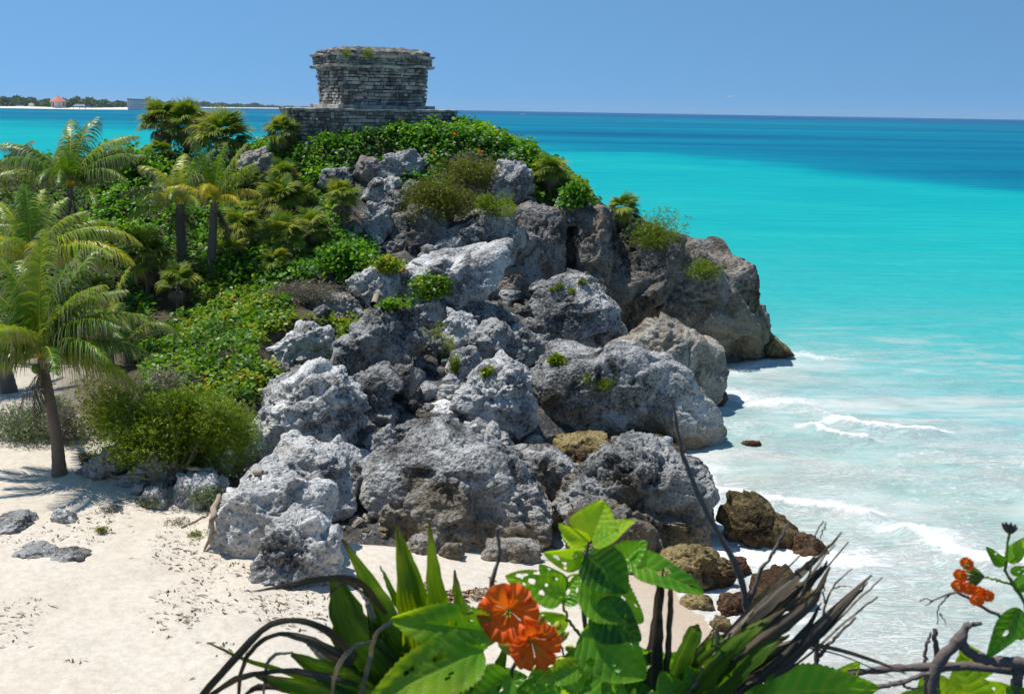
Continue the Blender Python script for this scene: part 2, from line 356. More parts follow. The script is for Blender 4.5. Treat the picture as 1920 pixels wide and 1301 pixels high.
def build_terrain():
    ny, nx = XX.shape; idx = np.arange(nx * ny).reshape(ny, nx)
    f = np.stack([idx[:-1, :-1].ravel(), idx[:-1, 1:].ravel(), idx[1:, 1:].ravel(), idx[1:, :-1].ravel()], 1)
    sand2 = sand_m
    me = mk_mesh('headland', np.stack([XX.ravel(), YY.ravel(), Hh], 1), f, {'rock': rock_m, 'sand': sand2})
    m, t, b = mat_new('headland_ground'); p = gpos(t)
    fine = noise(t, p, 9, 7, .65); med = noise(t, p, 1.3, 5, .6)
    sandc = ramp(t, noise(t, p, .35, 4, .6), [(.3, (.60, .535, .44)), (.7, (.67, .61, .52))])
    sandc = mix(t, .5, sandc, ramp(t, noise(t, p, 5, 6, .7), [(.3, (.6, .55, .5)), (.6, (1, 1, 1))]), 'MULTIPLY')
    # small dark bits of dry weed and twigs
    deb = ramp(t, noise(t, vscale(t, p, (1, 2.6, 1)), 9.0, 5, .75, 1.2), [(.635, 0.0), (.67, 1.0)])
    debz = ramp(t, noise(t, p, .5, 4, .6), [(.42, 0.0), (.6, 1.0)])
    sandc = mix(t, math_(t, 'MULTIPLY', math_(t, 'MULTIPLY', deb, debz), .8), sandc, (.16, .10, .055))
    sep = t.nodes.new('ShaderNodeSeparateXYZ'); t.links.new(p, sep.inputs[0])
    wet = ramp(t, math_(t, 'ADD', sep.outputs[2], math_(t, 'MULTIPLY', math_(t, 'SUBTRACT', med, .5), .25)), [(.12, 1.0), (.5, 0.0)])
    sandc = mix(t, math_(t, 'MULTIPLY', wet, .75), sandc, (.46, .35, .25))
    rockc = ramp(t, math_(t, 'ADD', math_(t, 'MULTIPLY', fine, .5), math_(t, 'MULTIPLY', med, .5)), [(.35, (.03, .028, .025)), (.5, (.10, .096, .09)), (.65, (.24, .23, .22))])  # rock ground kept dark: shade in the boulder gaps is partly painted
    soil = ramp(t, fine, [(.3, (.035, .03, .018)), (.7, (.11, .09, .055))])
    c = mix(t, attr(t, 'sand'), soil, sandc); c = mix(t, attr(t, 'rock'), c, rockc)
    t.links.new(c, b.inputs['Base Color']); b.inputs['Roughness'].default_value = .95; b.inputs['Specular IOR Level'].default_value = .15
    h = math_(t, 'MULTIPLY', fine, math_(t, 'ADD', .35, math_(t, 'MULTIPLY', attr(t, 'rock'), 1.4)))
    bump(t, b, h, .8, .09)
    o = link('ground', me, m); tag(o, 'pale sand beach rising into the rocky grey and green headland', kind='structure')
build_terrain()

# ------------------------------------------------------------ sea
def build_sea():
    def geo(a, b, s, g):
        out = [a]; st = s
        while out[-1] < b: out.append(out[-1] + st); st *= g
        return out
    ys = sorted(set([-60, -30, -10, 0, 8, 14, 18] + list(np.round(np.arange(20, 72, .15), 3)) + geo(72, 12000, .2, 1.045)))
    xs = [-x for x in geo(4, 9000, .6, 1.12)][::-1] + list(np.round(np.arange(-3.8, 33, .15), 3)) + geo(33, 9000, .2, 1.07)
    xs = sorted(set(xs)); X, Y = np.meshgrid(xs, ys); x = X.ravel(); y = Y.ravel()
    # zones from the shore outwards
    wob = fbm(np.stack([x * .02, y * .02, x * 0], 1), 3, 61)
    near = y + .45 * (x - 10) + 7 * fbm(np.stack([x * .05, y * .10, x * 0], 1), 3, 12)
    zone = np.interp(near, [20, 34, 47, 58, 74, 105, 190], [0.0, .10, .20, .31, .40, .46, .52])
    bound = np.where(x > 0, 400 - 2.45 * x, 400 - .9 * x); bound = np.maximum(bound, 110)
    rel = (y / bound) * (1 + .2 * wob + .10 * fbm(np.stack([x * .03, y * .06, x * 0], 1), 3, 77))
    zone = np.where(rel > .8, np.maximum(zone, np.interp(rel, [.75, .92, 1.25, 2.2], [.50, .56, .66, .72])), zone)
    zone = np.where(y > 1000, np.maximum(zone, np.interp(y, [1000, 1500, 2600, 3600, 5000], [.70, .80, .84, .93, 1.0])), zone)
    # foam along breakers and the swash
    foam = np.zeros_like(x); crest = np.zeros_like(x)
    def seg(pl, wid, amt, cr=0.0):
        nonlocal foam, crest
        W = np.array([PZ(a, b, 0)[:2] for a, b in pl]); best = np.full(x.shape, 1e9); side = np.zeros_like(x)
        sel = (x > W[:, 0].min() - 4) & (x < W[:, 0].max() + 4) & (y > W[:, 1].min() - 4) & (y < W[:, 1].max() + 4)
        xs_, ys_ = x[sel], y[sel]; bb = np.full(xs_.shape, 1e9); ss = np.zeros_like(xs_)
        for a, b in zip(W[:-1], W[1:]):
            d = b - a; tt = np.clip(((xs_ - a[0]) * d[0] + (ys_ - a[1]) * d[1]) / (d @ d), 0, 1)
            dx, dy = xs_ - a[0] - tt * d[0], ys_ - a[1] - tt * d[1]; dd = np.hypot(dx, dy)
            k = dd < bb; ss = np.where(k, dy, ss); bb = np.where(k, dd, bb)
        # sharp front towards the shore (-y), trailing foam behind
        wloc = wid * (1 + .5 * fbm(np.stack([xs_ * 1.2, ys_ * 1.2, xs_ * 0], 1), 3, 91))
        eff = np.where(ss < 0, bb / (wloc * .6), bb / (wloc * 2.3))
        foam[sel] = np.maximum(foam[sel], amt * np.exp(-eff ** 2)); crest[sel] = np.maximum(crest[sel], cr * np.exp(-(bb / (wid * .9)) ** 2))
    seg([(1590, 795), (1640, 805), (1700, 812), (1745, 812)], .45, 1.1, .34)
    seg([(1450, 758), (1500, 765), (1540, 775), (1590, 793)], .5, .5, .22)
    seg([(1526, 803), (1545, 815), (1580, 822), (1620, 828)], .4, 1.0, .28)
    seg([(1330, 925), (1400, 938), (1480, 950), (1560, 958), (1620, 972)], .5, .95, .28)
    seg([(1710, 1003), (1750, 1028), (1800, 1048), (1850, 1058), (1920, 1062), (2000, 1060)], .6, 1.1, .32)
    seg([(1360, 1050), (1420, 1060), (1480, 1058), (1540, 1050), (1600, 1060)], .7, .95, .1)
    seg([(1300, 1130), (1360, 1120), (1440, 1160), (1500, 1170)], .6, .6, .05)
    seg([(1340, 1240), (1420, 1210), (1500, 1230)], .8, .55, .05)
    seg([(1340, 770), (1360, 740), (1400, 760), (1480, 760)], .9, .75, .08)
    seg([(1380, 700), (1440, 680), (1500, 668), (1540, 675)], .9, .65, .08)
    seg([(1330, 800), (1360, 800), (1400, 820)], .9, .5, 0)
    seg([(1330, 880), (1345, 950), (1345, 1010)], .6, .7, 0)
    seg([(1760, 860), (1850, 880), (1960, 870)], 1.2, .45, .12)
    seg([(1620, 880), (1700, 900), (1800, 930)], 1.2, .4, .05)
    seg([(1560, 930), (1640, 950), (1760, 945), (1900, 930)], 1.0, .4, .05)
    milk = np.zeros_like(x); keep = foam.copy(), crest.copy()
    foam[:] = 0
    for pl_, w_, a_ in [([(1345, 770), (1370, 745), (1440, 765), (1540, 775)], 1.6, .9), ([(1380, 705), (1450, 690), (1540, 690)], 1.5, .7), ([(1330, 860), (1360, 930), (1440, 950), (1600, 965)], 1.3, .9),
                        ([(1340, 1000), (1400, 1060), (1500, 1075), (1640, 1090)], 1.5, 1.0), ([(1340, 1130), (1430, 1180), (1560, 1220)], 1.3, .9), ([(1700, 1010), (1800, 1070), (1960, 1090)], 1.4, .8),
                        ([(1500, 800), (1620, 825), (1780, 830), (1960, 850)], 1.7, .6), ([(1560, 880), (1700, 900), (1900, 920)], 1.6, .5), ([(1400, 700), (1560, 720), (1760, 760), (1960, 790)], 2.2, .4), ([(1480, 665), (1600, 690), (1760, 700)], 2.0, .3), ([(1600, 1180), (1760, 1230), (1920, 1240)], 1.2, .4)]: seg(pl_, w_, a_, 0)
    milk = foam.copy(); foam, crest = keep
    sh = hgt(x, y); inn = (x > -6) & (x < 28) & (y > 16) & (y < 70)
    foam = np.maximum(foam, np.where(inn, .55 * np.exp(-((sh + .03) / .14) ** 2), 0))
    pale = np.where(inn, np.exp(-np.maximum(-sh, 0) / .35), 0)
    fade = sstep(240, 60, y) * sstep(60, 30, np.abs(x - 12))
    # swell running in to the beach
    dirx, diry = -.25, -.97; ph = x * dirx + y * diry
    z = .10 * np.sin(ph * 1.05 + 2.0 * fbm(np.stack([x * .12, y * .12, x * 0], 1), 2, 5)) * fbm(np.stack([x * .15, y * .15, x * 0 + 3], 1), 2, 8)
    z += .045 * fbm(np.stack([x * .9, y * 2.2, x * 0], 1), 3, 15) * sstep(18, 30, y) + .03 * fbm(np.stack([x * 2.3, y * 4.6, x * 0], 1), 2, 25)
    z = z * fade + crest * (1 + .25 * fbm(np.stack([x * 2, y * 2, x * 0], 1), 3, 35)) + foam * .03 * vnoise(np.stack([x * 5, y * 5, x * 0], 1), 3)
    v = np.stack([x, y, z], 1); ny, nx = X.shape; idx = np.arange(nx * ny).reshape(ny, nx)
    f = np.stack([idx[:-1, :-1].ravel(), idx[:-1, 1:].ravel(), idx[1:, 1:].ravel(), idx[1:, :-1].ravel()], 1)
    me = mk_mesh('sea', v, f, {'zone': zone, 'foam': foam, 'pale': pale, 'milk': milk})
    m, t, b = mat_new('sea_water'); p = gpos(t)
    sx = noise(t, vscale(t, p, (.010, .035, 1)), 1, 4, .6, .6)       # broad sea-grass and sand patches
    s2 = noise(t, vscale(t, p, (.12, .4, 1)), 1, 5, .6, .8)
    s3 = noise(t, vscale(t, p, (.0016, .009, 1)), 1, 5, .65, .4)
    z0 = attr(t, 'zone')
    zf = math_(t, 'ADD', z0, math_(t, 'MULTIPLY', math_(t, 'SUBTRACT', sx, .5), .15))
    zf = math_(t, 'ADD', zf, math_(t, 'MULTIPLY', math_(t, 'SUBTRACT', s2, .5), .09))
    c = ramp(t, zf, [(0, (.42, .50, .45)), (.14, (.30, .47, .43)), (.24, (.21, .43, .43)), (.36, (.07, .38, .38)), (.47, (.010, .345, .345)), (.56, (.0, .295, .33)),
                     (.64, (.0, .165, .26)), (.72, (.0, .125, .24)), (.80, (.0, .15, .25)), (.86, (.0, .10, .24)), (1.0, (.0, .075, .21))])
    far = ramp(t, z0, [(.6, 0.0), (.7, 1.0)])
    c = mix(t, math_(t, 'MULTIPLY', far, .9), c, mix(t, 1.0, c, ramp(t, s3, [(.36, (.5, .60, .75)), (.62, (1.4, 1.45, 1.15))]), 'MULTIPLY'))
    fl_ = noise(t, vscale(t, p, (.05, .35, 1)), 1, 6, .75, .5)
    c = mix(t, math_(t, 'MULTIPLY', ramp(t, z0, [(.36, 0.0), (.6, 1.0)]), .85), c, mix(t, 1.0, c, ramp(t, fl_, [(.32, (.5, .72, .82)), (.5, (1, 1, 1)), (.66, (1.6, 1.25, 1.15))]), 'MULTIPLY'))
    # sand stirred up in the shallows
    st = ramp(t, noise(t, vscale(t, p, (.10, .30, 1)), 1, 5, .65, 1.2), [(.48, 0.0), (.66, 1.0)])
    stz = ramp(t, z0, [(.05, .35), (.22, .75), (.34, .45), (.42, 0.0)])
    c = mix(t, math_(t, 'MULTIPLY', st, stz), c, (.62, .55, .50))
    c = mix(t, math_(t, 'MULTIPLY', attr(t, 'pale'), .75), c, (.66, .55, .44))
    # stirred white water
    mk = ramp(t, math_(t, 'ADD', attr(t, 'milk'), math_(t, 'MULTIPLY', math_(t, 'SUBTRACT', noise(t, vscale(t, p, (.35, .9, 1)), 1, 6, .65, 1.0), .5), 1.1)), [(.15, 0.0), (.95, 1.0)])
    c = mix(t, math_(t, 'MULTIPLY', mk, .62), c, (.60, .65, .63))
    # foam
    fn = noise(t, vscale(t, p, (1.1, 2.2, 1)), 2.2, 8, .72, 1.6); fn2 = noise(t, vscale(t, p, (.5, 1.4, 1)), 1.6, 8, .75, 2.5)
    fm = ramp(t, math_(t, 'ADD', attr(t, 'foam'), math_(t, 'MULTIPLY', math_(t, 'SUBTRACT', fn, .5), 2.2)), [(.34, 0.0), (.95, 1.0)])
    fs = ramp(t, math_(t, 'ABSOLUTE', math_(t, 'SUBTRACT', fn2, .5)), [(.0, 1.0), (.035, 0.0)])
    fsm = math_(t, 'MULTIPLY', math_(t, 'MULTIPLY', fs, ramp(t, z0, [(.02, .9), (.2, .75), (.38, 0.0)])), ramp(t, noise(t, p, .25, 3), [(.38, 0.0), (.55, 1.0)]))
    fac = math_(t, 'MAXIMUM', fm, fsm)
    c = mix(t, fac, c, (.92, .93, .92))
    spk = ramp(t, noise(t, vscale(t, p, (1.0, 3.2, 1)), 1.4, 5, .8, .5), [(.735, 0.0), (.76, 1.0)])  # sun sparkle on the waves, painted into the water colour
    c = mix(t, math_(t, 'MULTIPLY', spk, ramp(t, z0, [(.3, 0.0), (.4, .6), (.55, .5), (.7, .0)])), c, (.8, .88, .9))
    # bits of floating weed
    wn = ramp(t, noise(t, vscale(t, p, (1.2, 2.6, 1)), 1.5, 6, .7, .8), [(.70, 0.0), (.74, 1.0)])
    wz = math_(t, 'MULTIPLY', wn, ramp(t, z0, [(.40, .7), (.5, 0.0)]))
    c = mix(t, math_(t, 'MULTIPLY', wz, math_(t, 'SUBTRACT', 1.0, fac)), c, (.22, .19, .08))
    gl = noise(t, vscale(t, p, (.45, 1.7, 1)), 1.3, 6, .7)  # bright and dark sides of the ripples put into the colour
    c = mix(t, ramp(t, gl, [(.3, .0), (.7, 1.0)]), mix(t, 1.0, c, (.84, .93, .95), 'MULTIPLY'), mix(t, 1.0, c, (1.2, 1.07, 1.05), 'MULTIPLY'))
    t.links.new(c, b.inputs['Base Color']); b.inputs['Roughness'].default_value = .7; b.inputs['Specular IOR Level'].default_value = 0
    shal_ = ramp(t, z0, [(.15, .3), (.4, 1.0)])
    h = math_(t, 'ADD', math_(t, 'MULTIPLY', noise(t, vscale(t, p, (.8, 2.2, 1)), 1.6, 6, .62), shal_), math_(t, 'MULTIPLY', fac, .35))
    bn = t.nodes.new('ShaderNodeBump'); bn.inputs['Strength'].default_value = .7; bn.inputs['Distance'].default_value = .15; t.links.new(h, bn.inputs['Height']); t.links.new(bn.outputs[0], b.inputs['Normal'])
    gs = t.nodes.new('ShaderNodeBsdfGlossy'); gs.inputs['Roughness'].default_value = .12; t.links.new(bn.outputs[0], gs.inputs['Normal'])
    lw = t.nodes.new('ShaderNodeFresnel'); lw.inputs['IOR'].default_value = 1.33; t.links.new(bn.outputs[0], lw.inputs['Normal'])
    fr = math_(t, 'MULTIPLY', math_(t, 'MINIMUM', math_(t, 'MULTIPLY', lw.outputs[0], .55), .085), math_(t, 'SUBTRACT', 1.0, fac))
    ms = t.nodes.new('ShaderNodeMixShader'); t.links.new(fr, ms.inputs[0]); t.links.new(b.outputs[0], ms.inputs[1]); t.links.new(gs.outputs[0], ms.inputs[2])
    t.links.new(ms.outputs[0], t.nodes['Material Output'].inputs[0])
    o = link('sea', me, m); tag(o, 'turquoise sea turning deep blue towards the horizon, foaming at the shore', kind='structure')
build_sea()

# ------------------------------------------------------------ rocks
ICO = {}
def ico(level):
    if level not in ICO:
        bm = bmesh.new(); bmesh.ops.create_icosphere(bm, subdivisions=level, radius=1)
        bm.verts.ensure_lookup_table()
        v = np.array([x.co[:] for x in bm.verts]); f = np.array([[q.index for q in ff.verts] for ff in bm.faces]); bm.free()
        v /= np.linalg.norm(v, axis=1)[:, None]; ICO[level] = (v, f)
    return ICO[level]
def hull(pts):
    p = sorted(map(tuple, pts))
    def half(q):
        o = []
        for a in q:
            while len(o) > 1 and (o[-1][0] - o[-2][0]) * (a[1] - o[-2][1]) - (o[-1][1] - o[-2][1]) * (a[0] - o[-2][0]) <= 0: o.pop()
            o.append(a)
        return o
    return np.array(half(p)[:-1] + half(p[::-1])[:-1])
ROCKS = []
def rock_shape(poly_xz, depth, seed, level, rough=1.0, sharp=22, overhang=0.0):
    """poly_xz: outline (metres) around its centre; returns verts around the centre"""
    r = np.random.default_rng(seed); H = hull(poly_xz); n = len(H)
    size = math.sqrt(np.prod(H.max(0) - H.min(0)))
    nrm = []; hs = []
    for i in range(n):
        a, b = H[i], H[(i + 1) % n]; e = b - a; L = np.hypot(*e)
        if L < 1e-6: continue
        nn = np.array([e[1], -e[0]]) / L; h = nn @ a
        if h < .02: h = .02
        ty = r.uniform(-.25, .25); v = np.array([nn[0], ty, nn[1]]); q = np.linalg.norm(v)
        nrm.append(v / q); hs.append(h / q)
    hw = depth * .5
    for s, k in ((-1, 10), (1, 5)):
        for j in range(k):
            a = r.uniform(-.75, .75); bb = r.uniform(-.25, .95) if s < 0 else r.uniform(-.3, .7)
            if overhang and s < 0 and j < (6 if overhang >= 1 else 2): bb = -abs(bb) * overhang
            v = np.array([a, s * 1.0, bb]); v /= np.linalg.norm(v)
            ext = .5 * (abs(v[0]) * (H[:, 0].max() - H[:, 0].min()) + abs(v[2]) * (H[:, 1].max() - H[:, 1].min())) 
            nrm.append(v); hs.append((abs(v[1]) * hw + ext * .60) * r.uniform(.70, 1.02))
    v = np.array([0, -1.0, .1]); nrm.append(v / np.linalg.norm(v)); hs.append(hw)
    v = np.array([0, 1.0, .1]); nrm.append(v / np.linalg.norm(v)); hs.append(hw)
    nrm = np.array(nrm); hs = np.array(hs)
    D, f = ico(level)
    D2 = D * np.array([H[:, 0].max() - H[:, 0].min(), depth, H[:, 1].max() - H[:, 1].min()]); D2 /= np.linalg.norm(D2, axis=1)[:, None]
    dn = np.maximum(D2 @ nrm.T, 0) / hs
    rad = (dn ** sharp).sum(1) ** (-1.0 / sharp)
    V = D2 * rad[:, None] * 1.03
    o = r.uniform(0, 100, 3); sc = 1.0 / size
    disp = fbm(V * 1.6 * sc + o, 3, seed) * .045 * size
    for (ns_, amp_, kk_) in ((30, .050, 260), (150, .021, 1800)):      # broken facets
        cc_ = V[r.integers(0, len(V), ns_)]; gg_ = r.normal(0, .42, (ns_, 3)); aa_ = r.uniform(-1, 1, ns_)
        Vw_ = V + size * .06 * np.stack([vnoise(V * 3 * sc + o + 9 * q_, seed + q_) for q_ in range(3)], 1)
        d2_ = ((Vw_[:, None] - cc_[None]) ** 2).sum(2); d2_ -= d2_.min(1)[:, None]; w_ = np.exp(-kk_ * d2_ * sc * sc); w_ /= w_.sum(1)[:, None]
        pl_ = np.einsum('ns,ns->n', w_, aa_[None] * amp_ * size + np.clip(V @ gg_.T - (cc_ * gg_).sum(1)[None], -.08 * size, .08 * size) * (.6 if ns_ < 50 else .4))
        disp += pl_
    pm_ = sstep(-.25, .3, fbm(V * .9 + o * 3, 3, seed + 41)) * .85 + .15; rough = rough * pm_
    k = min(1.0, size / 2.0)
    disp += ridged(V * 2.6 + o, 4, seed + 5, .6) * .05 * rough * k
    pit = fbm(V * 5.0 + o, 3, seed + 9, .6); disp -= np.maximum(pit - .05, 0) * .34 * rough * k
    disp += fbm(V * 13 + o, 2, seed + 13) * .045 * rough * k
    cr_ = fbm(V * .75 * (1 + 1.2 * sc) + o * 2, 3, seed + 21); disp -= np.exp(-(cr_ / .02) ** 2) * .035 * min(size, 3) * pm_
    st_ = V[:, 2] * 2.1 + fbm(V * .8 + o, 2, seed + 31) * 1.2; disp += (np.abs((st_ % 1.0) - .5) - .25) * .16 * rough * k
    V = V + D2 * disp[:, None]
    return V, f
def rock(label, poly, mat=None, Y=None, depth=None, seed=None, rough=1.0, level=None, name='boulder', cat='boulder', sharp=22, overhang=0.0, group=None, sink=.35, dY=0.0):
    poly = np.asarray(poly, float); pc_ = poly.mean(0); poly = pc_ + (poly - pc_) * (1.07 if name == 'rock_outcrop' else 1.02); seed = seed if seed is not None else len(ROCKS) + 11
    cx = (poly[:, 0].min() + poly[:, 0].max()) / 2
    if Y is None:
        g = G(cx, poly[:, 1].max()); Yb = g[1]
    wpx = poly[:, 0].max() - poly[:, 0].min(); hpx = poly[:, 1].max() - poly[:, 1].min()
    if depth is None: depth = .85 * math.sqrt(wpx * hpx) * ((Yb if Y is None else Y) / F)
    Yc = Y if Y is not None else Yb + depth * sink + dY
    W = np.array([P(a, b, Yc) for a, b in poly]); c = W.mean(0)
    cc = (W.max(0) + W.min(0)) / 2; c = (c + cc) / 2
    size = math.sqrt(np.prod((W.max(0) - W.min(0))[[0, 2]]))
    if level is None: level = 7 if size > 3.6 else (6 if size > 1.6 else (5 if size > .6 else 4))
    V, f = rock_shape((W - c)[:, [0, 2]], depth, seed, level, rough, sharp, overhang)
    me = mk_mesh(name, V, f)
    o = link(name, me, mat or M_GREY, loc=tuple(c)); tag(o, label, cat, group)
    if label.startswith(('flat pitted', 'low grey rock at')): o.scale = (1.1, 1.2, .62); o.location.z -= .12
    ROCKS.append(o); return o
# cliff masses of the headland, back to front
CL = dict(name='rock_outcrop', cat='cliff')
rock('rounded grey outcrop capping the far right tip of the headland, pale ochre crest', [(1290, 500), (1318, 482), (1378, 486), (1388, 545), (1432, 592), (1447, 640), (1440, 668), (1360, 676), (1300, 640)], M_CLIFF, Y=57.3, depth=5.0, overhang=1.0, rough=1.6, **CL)
rock('broad dark overhanging cliff face left of the headland tip', [(1130, 425), (1185, 408), (1262, 452), (1330, 490), (1372, 560), (1410, 630), (1390, 668), (1200, 672), (1120, 655), (1110, 540)], M_CLIFF, Y=57.0, depth=6.5, overhang=1.3, sharp=26, rough=1.5, **CL)
rock('tall squared grey cliff column right of the dark crack', [(1074, 402), (1100, 393), (1142, 402), (1150, 430), (1150, 560), (1140, 640), (1068, 640), (1062, 500)], M_CLIFF, Y=55.8, depth=4, sharp=14, **CL)
rock('rugged grey cliff block left of the dark crack', [(948, 440), (965, 402), (1010, 386), (1058, 382), (1062, 430), (1056, 560), (1040, 610), (950, 600), (942, 500)], M_DARK, Y=55.2, depth=4, sharp=12, **CL)
rock('sloping grey cliff shoulder below the olive bush', [(808, 480), (845, 438), (900, 402), (965, 402), (975, 470), (960, 520), (830, 520)], M_GREY, Y=54.2, depth=3.5, **CL)
rock('streaked brown-grey rock wall under the hanging bushes', [(738, 470), (748, 408), (815, 385), (850, 400), (840, 470), (800, 500), (745, 500)], M_DARK, Y=54.6, depth=2.5, **CL)
rock('shaded rock wall between the long slab and the round boulder', [(850, 600), (880, 520), (960, 500), (1050, 560), (1070, 640), (980, 660), (870, 640)], M_DARK, Y=53, depth=3, overhang=.6, **CL)
rock('small ochre wedge of rock at the waterline off the headland tip', [(1436, 662), (1442, 628), (1462, 640), (1484, 660), (1460, 664)], M_OLIVE, Y=56, depth=1.6)
rock('knobbly rock crown on the ridge beside the shaggy palm', [(1040, 395), (1050, 378), (1080, 385), (1088, 410), (1060, 420)], M_GREY, Y=56.0, depth=1.6)
rock('rock ledge under the spiky palm on the ridge', [(1140, 430), (1150, 405), (1200, 412), (1240, 440), (1270, 468), (1180, 470)], M_CLIFF, Y=57.4, depth=3)
# hilltop rocks
rock('rounded grey boulder poking out below the hilltop leaves', [(604, 350), (612, 320), (640, 314), (662, 330), (656, 356), (622, 360)], M_GREY, depth=1.3)
rock('wide grey rock beneath the flowering hilltop shrubs', [(706, 325), (728, 292), (775, 286), (794, 305), (788, 330), (730, 336)], M_GREY, depth=1.8)
rock('angular grey boulder perched over the dark hollow', [(682, 405), (700, 384), (728, 392), (742, 425), (722, 450), (690, 445)], M_GREY, sharp=18, depth=1.4)
rock('smooth upright boulder leaning on the angular one', [(712, 392), (728, 356), (755, 360), (762, 400), (745, 415)], M_GREY, sharp=16, depth=1.2, dY=.4)
rock('pale weathered rock above the leaning boulders', [(680, 372), (700, 336), (742, 338), (750, 366), (705, 385)], M_PALE, depth=1.4)
rock('small pale rock beside the hilltop broadleaf shrub', [(752, 362), (765, 342), (788, 346), (792, 366), (770, 372)], M_PALE, depth=.8)
rock('cracked grey outcrop right of the olive bush', [(922, 362), (930, 315), (960, 306), (992, 320), (998, 358), (972, 378), (935, 376)], M_GREY, depth=2.0)
rock('small pale rock under the ridge flowers', [(932, 305), (940, 285), (968, 288), (972, 305), (950, 312)], M_PALE, depth=.9)
rock('brown-grey rock in the hollow behind the leaning boulders', [(660, 330), (680, 295), (706, 300), (715, 330), (690, 345)], M_DARK, depth=1.2)
rock('low pale ruin stones at the left end of the hilltop', [(448, 335), (458, 292), (500, 278), (512, 310), (495, 345), (455, 350)], M_TAN, Y=57.6, depth=1.6, sharp=30)
# middle slope
rock('long pale slab lying across the slope', [(742, 520), (770, 494), (850, 480), (938, 470), (948, 492), (930, 530), (860, 570), (800, 585), (752, 560)], M_WHITE, depth=2.4, rough=.45, sharp=30)
rock('rough pale rock left of the long slab', [(652, 530), (690, 500), (745, 508), (765, 545), (720, 568), (668, 560)], M_PALE, depth=1.8)
rock('low blue-grey ledge above the yellowing leaves', [(538, 585), (560, 558), (620, 556), (690, 560), (692, 590), (600, 598)], M_GREY, depth=1.4)
rock('big rounded boulder with green tufts in front of the cliff', [(988, 582), (1008, 545), (1058, 519), (1110, 528), (1150, 570), (1168, 632), (1120, 654), (1050, 650), (1010, 618)], M_GREY, depth=3.8)
rock('large tan pyramid boulder at the water edge', [(1140, 662), (1222, 594), (1288, 622), (1350, 668), (1361, 692), (1330, 735), (1300, 770), (1230, 760), (1160, 715)], M_TAN, Y=46.8, depth=4.6, rough=.55, sharp=16, overhang=.6)
rock('dark wet foot of the tan pyramid boulder', [(1305, 768), (1318, 720), (1345, 705), (1358, 748), (1335, 772)], M_WET, Y=46.5, depth=1.6)
rock('dark textured boulder below the yellowing leaves', [(628, 655), (658, 618), (722, 578), (772, 590), (788, 640), (742, 695), (650, 712), (628, 690)], M_GREY, depth=2.8)
rock('pale craggy rock among the leaves at left', [(488, 668), (528, 632), (580, 610), (617, 614), (618, 665), (580, 690), (520, 685)], M_PALE, depth=2.0, rough=1.3)
rock('round-topped grey rock at the head of the boulder slope', [(772, 598), (788, 566), (830, 562), (852, 580), (842, 612), (800, 612)], M_GREY, depth=1.3)
rock('pale wedge-shaped block among dark boulders', [(828, 640), (842, 583), (892, 605), (896, 618), (862, 645)], M_PALE, depth=1.2, sharp=18, rough=.6)
rock('grey boulder behind the pale wedge', [(848, 585), (878, 567), (918, 572), (932, 592), (912, 618), (880, 612)], M_GREY, depth=1.4, dY=.3)
rock('craggy dark boulder right of the pale wedge', [(886, 655), (898, 612), (930, 600), (955, 622), (948, 664), (915, 675)], M_GREY, depth=1.4, rough=1.3)
rock('broken grey block left of the round boulder', [(936, 672), (945, 635), (985, 622), (1022, 640), (1028, 675), (985, 690)], M_GREY, depth=1.5, sharp=30)
rock('small pale cube of stone on the broken block', [(952, 628), (962, 608), (985, 614), (984, 632), (965, 636)], M_PALE, depth=.5, Y=48.2, sharp=18, rough=.5)
rock('white chip of stone below the round boulder', [(1000, 650), (1008, 632), (1030, 642), (1032, 660), (1012, 664)], M_PALE, depth=.5, Y=47.8, sharp=18, rough=.5)
rock('rough grey rock between olive tufts', [(838, 700), (850, 660), (885, 650), (905, 680), (890, 710), (855, 715)], M_GREY, depth=1.2, rough=1.3)
rock('grey rock behind the olive tuft', [(775, 660), (790, 625), (825, 630), (830, 660), (800, 680)], M_GREY, depth=1.2)
rock('long bulky grey boulder forming the shelf over the shadow', [(983, 775), (1000, 700), (1040, 658), (1120, 650), (1200, 662), (1268, 688), (1308, 738), (1328, 790), (1325, 820), (1200, 835), (1060, 828), (992, 805)], M_GREY, depth=5.0, overhang=.5, rough=1.25)
rock('rounded white-flecked boulder left of the long shelf', [(866, 765), (878, 715), (920, 675), (965, 680), (992, 712), (995, 790), (960, 812), (900, 798)], M_PALE, depth=2.4, rough=1.2)
rock('flat grey block right of the speckled pale cliff rock', [(655, 748), (665, 705), (730, 688), (748, 720), (722, 762), (680, 778)], M_GREY, depth=1.5, sharp=30)
rock('upright brown-grey boulder in the shaded gap', [(735, 720), (742, 685), (770, 690), (778, 735), (755, 755)], M_DARK, depth=1.1)
rock('big speckled pale boulder beside the green bush', [(486, 805), (498, 748), (560, 706), (622, 690), (656, 698), (670, 760), (664, 825), (628, 856), (570, 850), (505, 850)], M_PALE, depth=3.2, rough=1.3)
rock('smooth rounded grey boulder at the foot of the bush', [(424, 866), (438, 815), (470, 794), (496, 808), (514, 850), (508, 884), (470, 892), (432, 888)], M_WHITE, depth=1.6, rough=.6)
rock('slanting wedge stone pointing up in the rubble', [(694, 868), (702, 818), (728, 800), (742, 830), (716, 872)], M_GREY, depth=.7, sharp=30)
rock('broad low boulder above the giant front boulder', [(738, 838), (752, 795), (792, 788), (840, 780), (868, 810), (862, 838), (780, 850)], M_GREY, depth=1.8)
rock('pointed grey rock behind the giant boulder', [(893, 852), (924, 794), (962, 838), (958, 858), (910, 862)], M_GREY, depth=1.2, sharp=30)
rock('olive-brown shelf rock in the shade under the long boulder', [(1015, 870), (1050, 826), (1128, 828), (1142, 860), (1110, 892), (1050, 890)], M_OLIVE, depth=2.4)
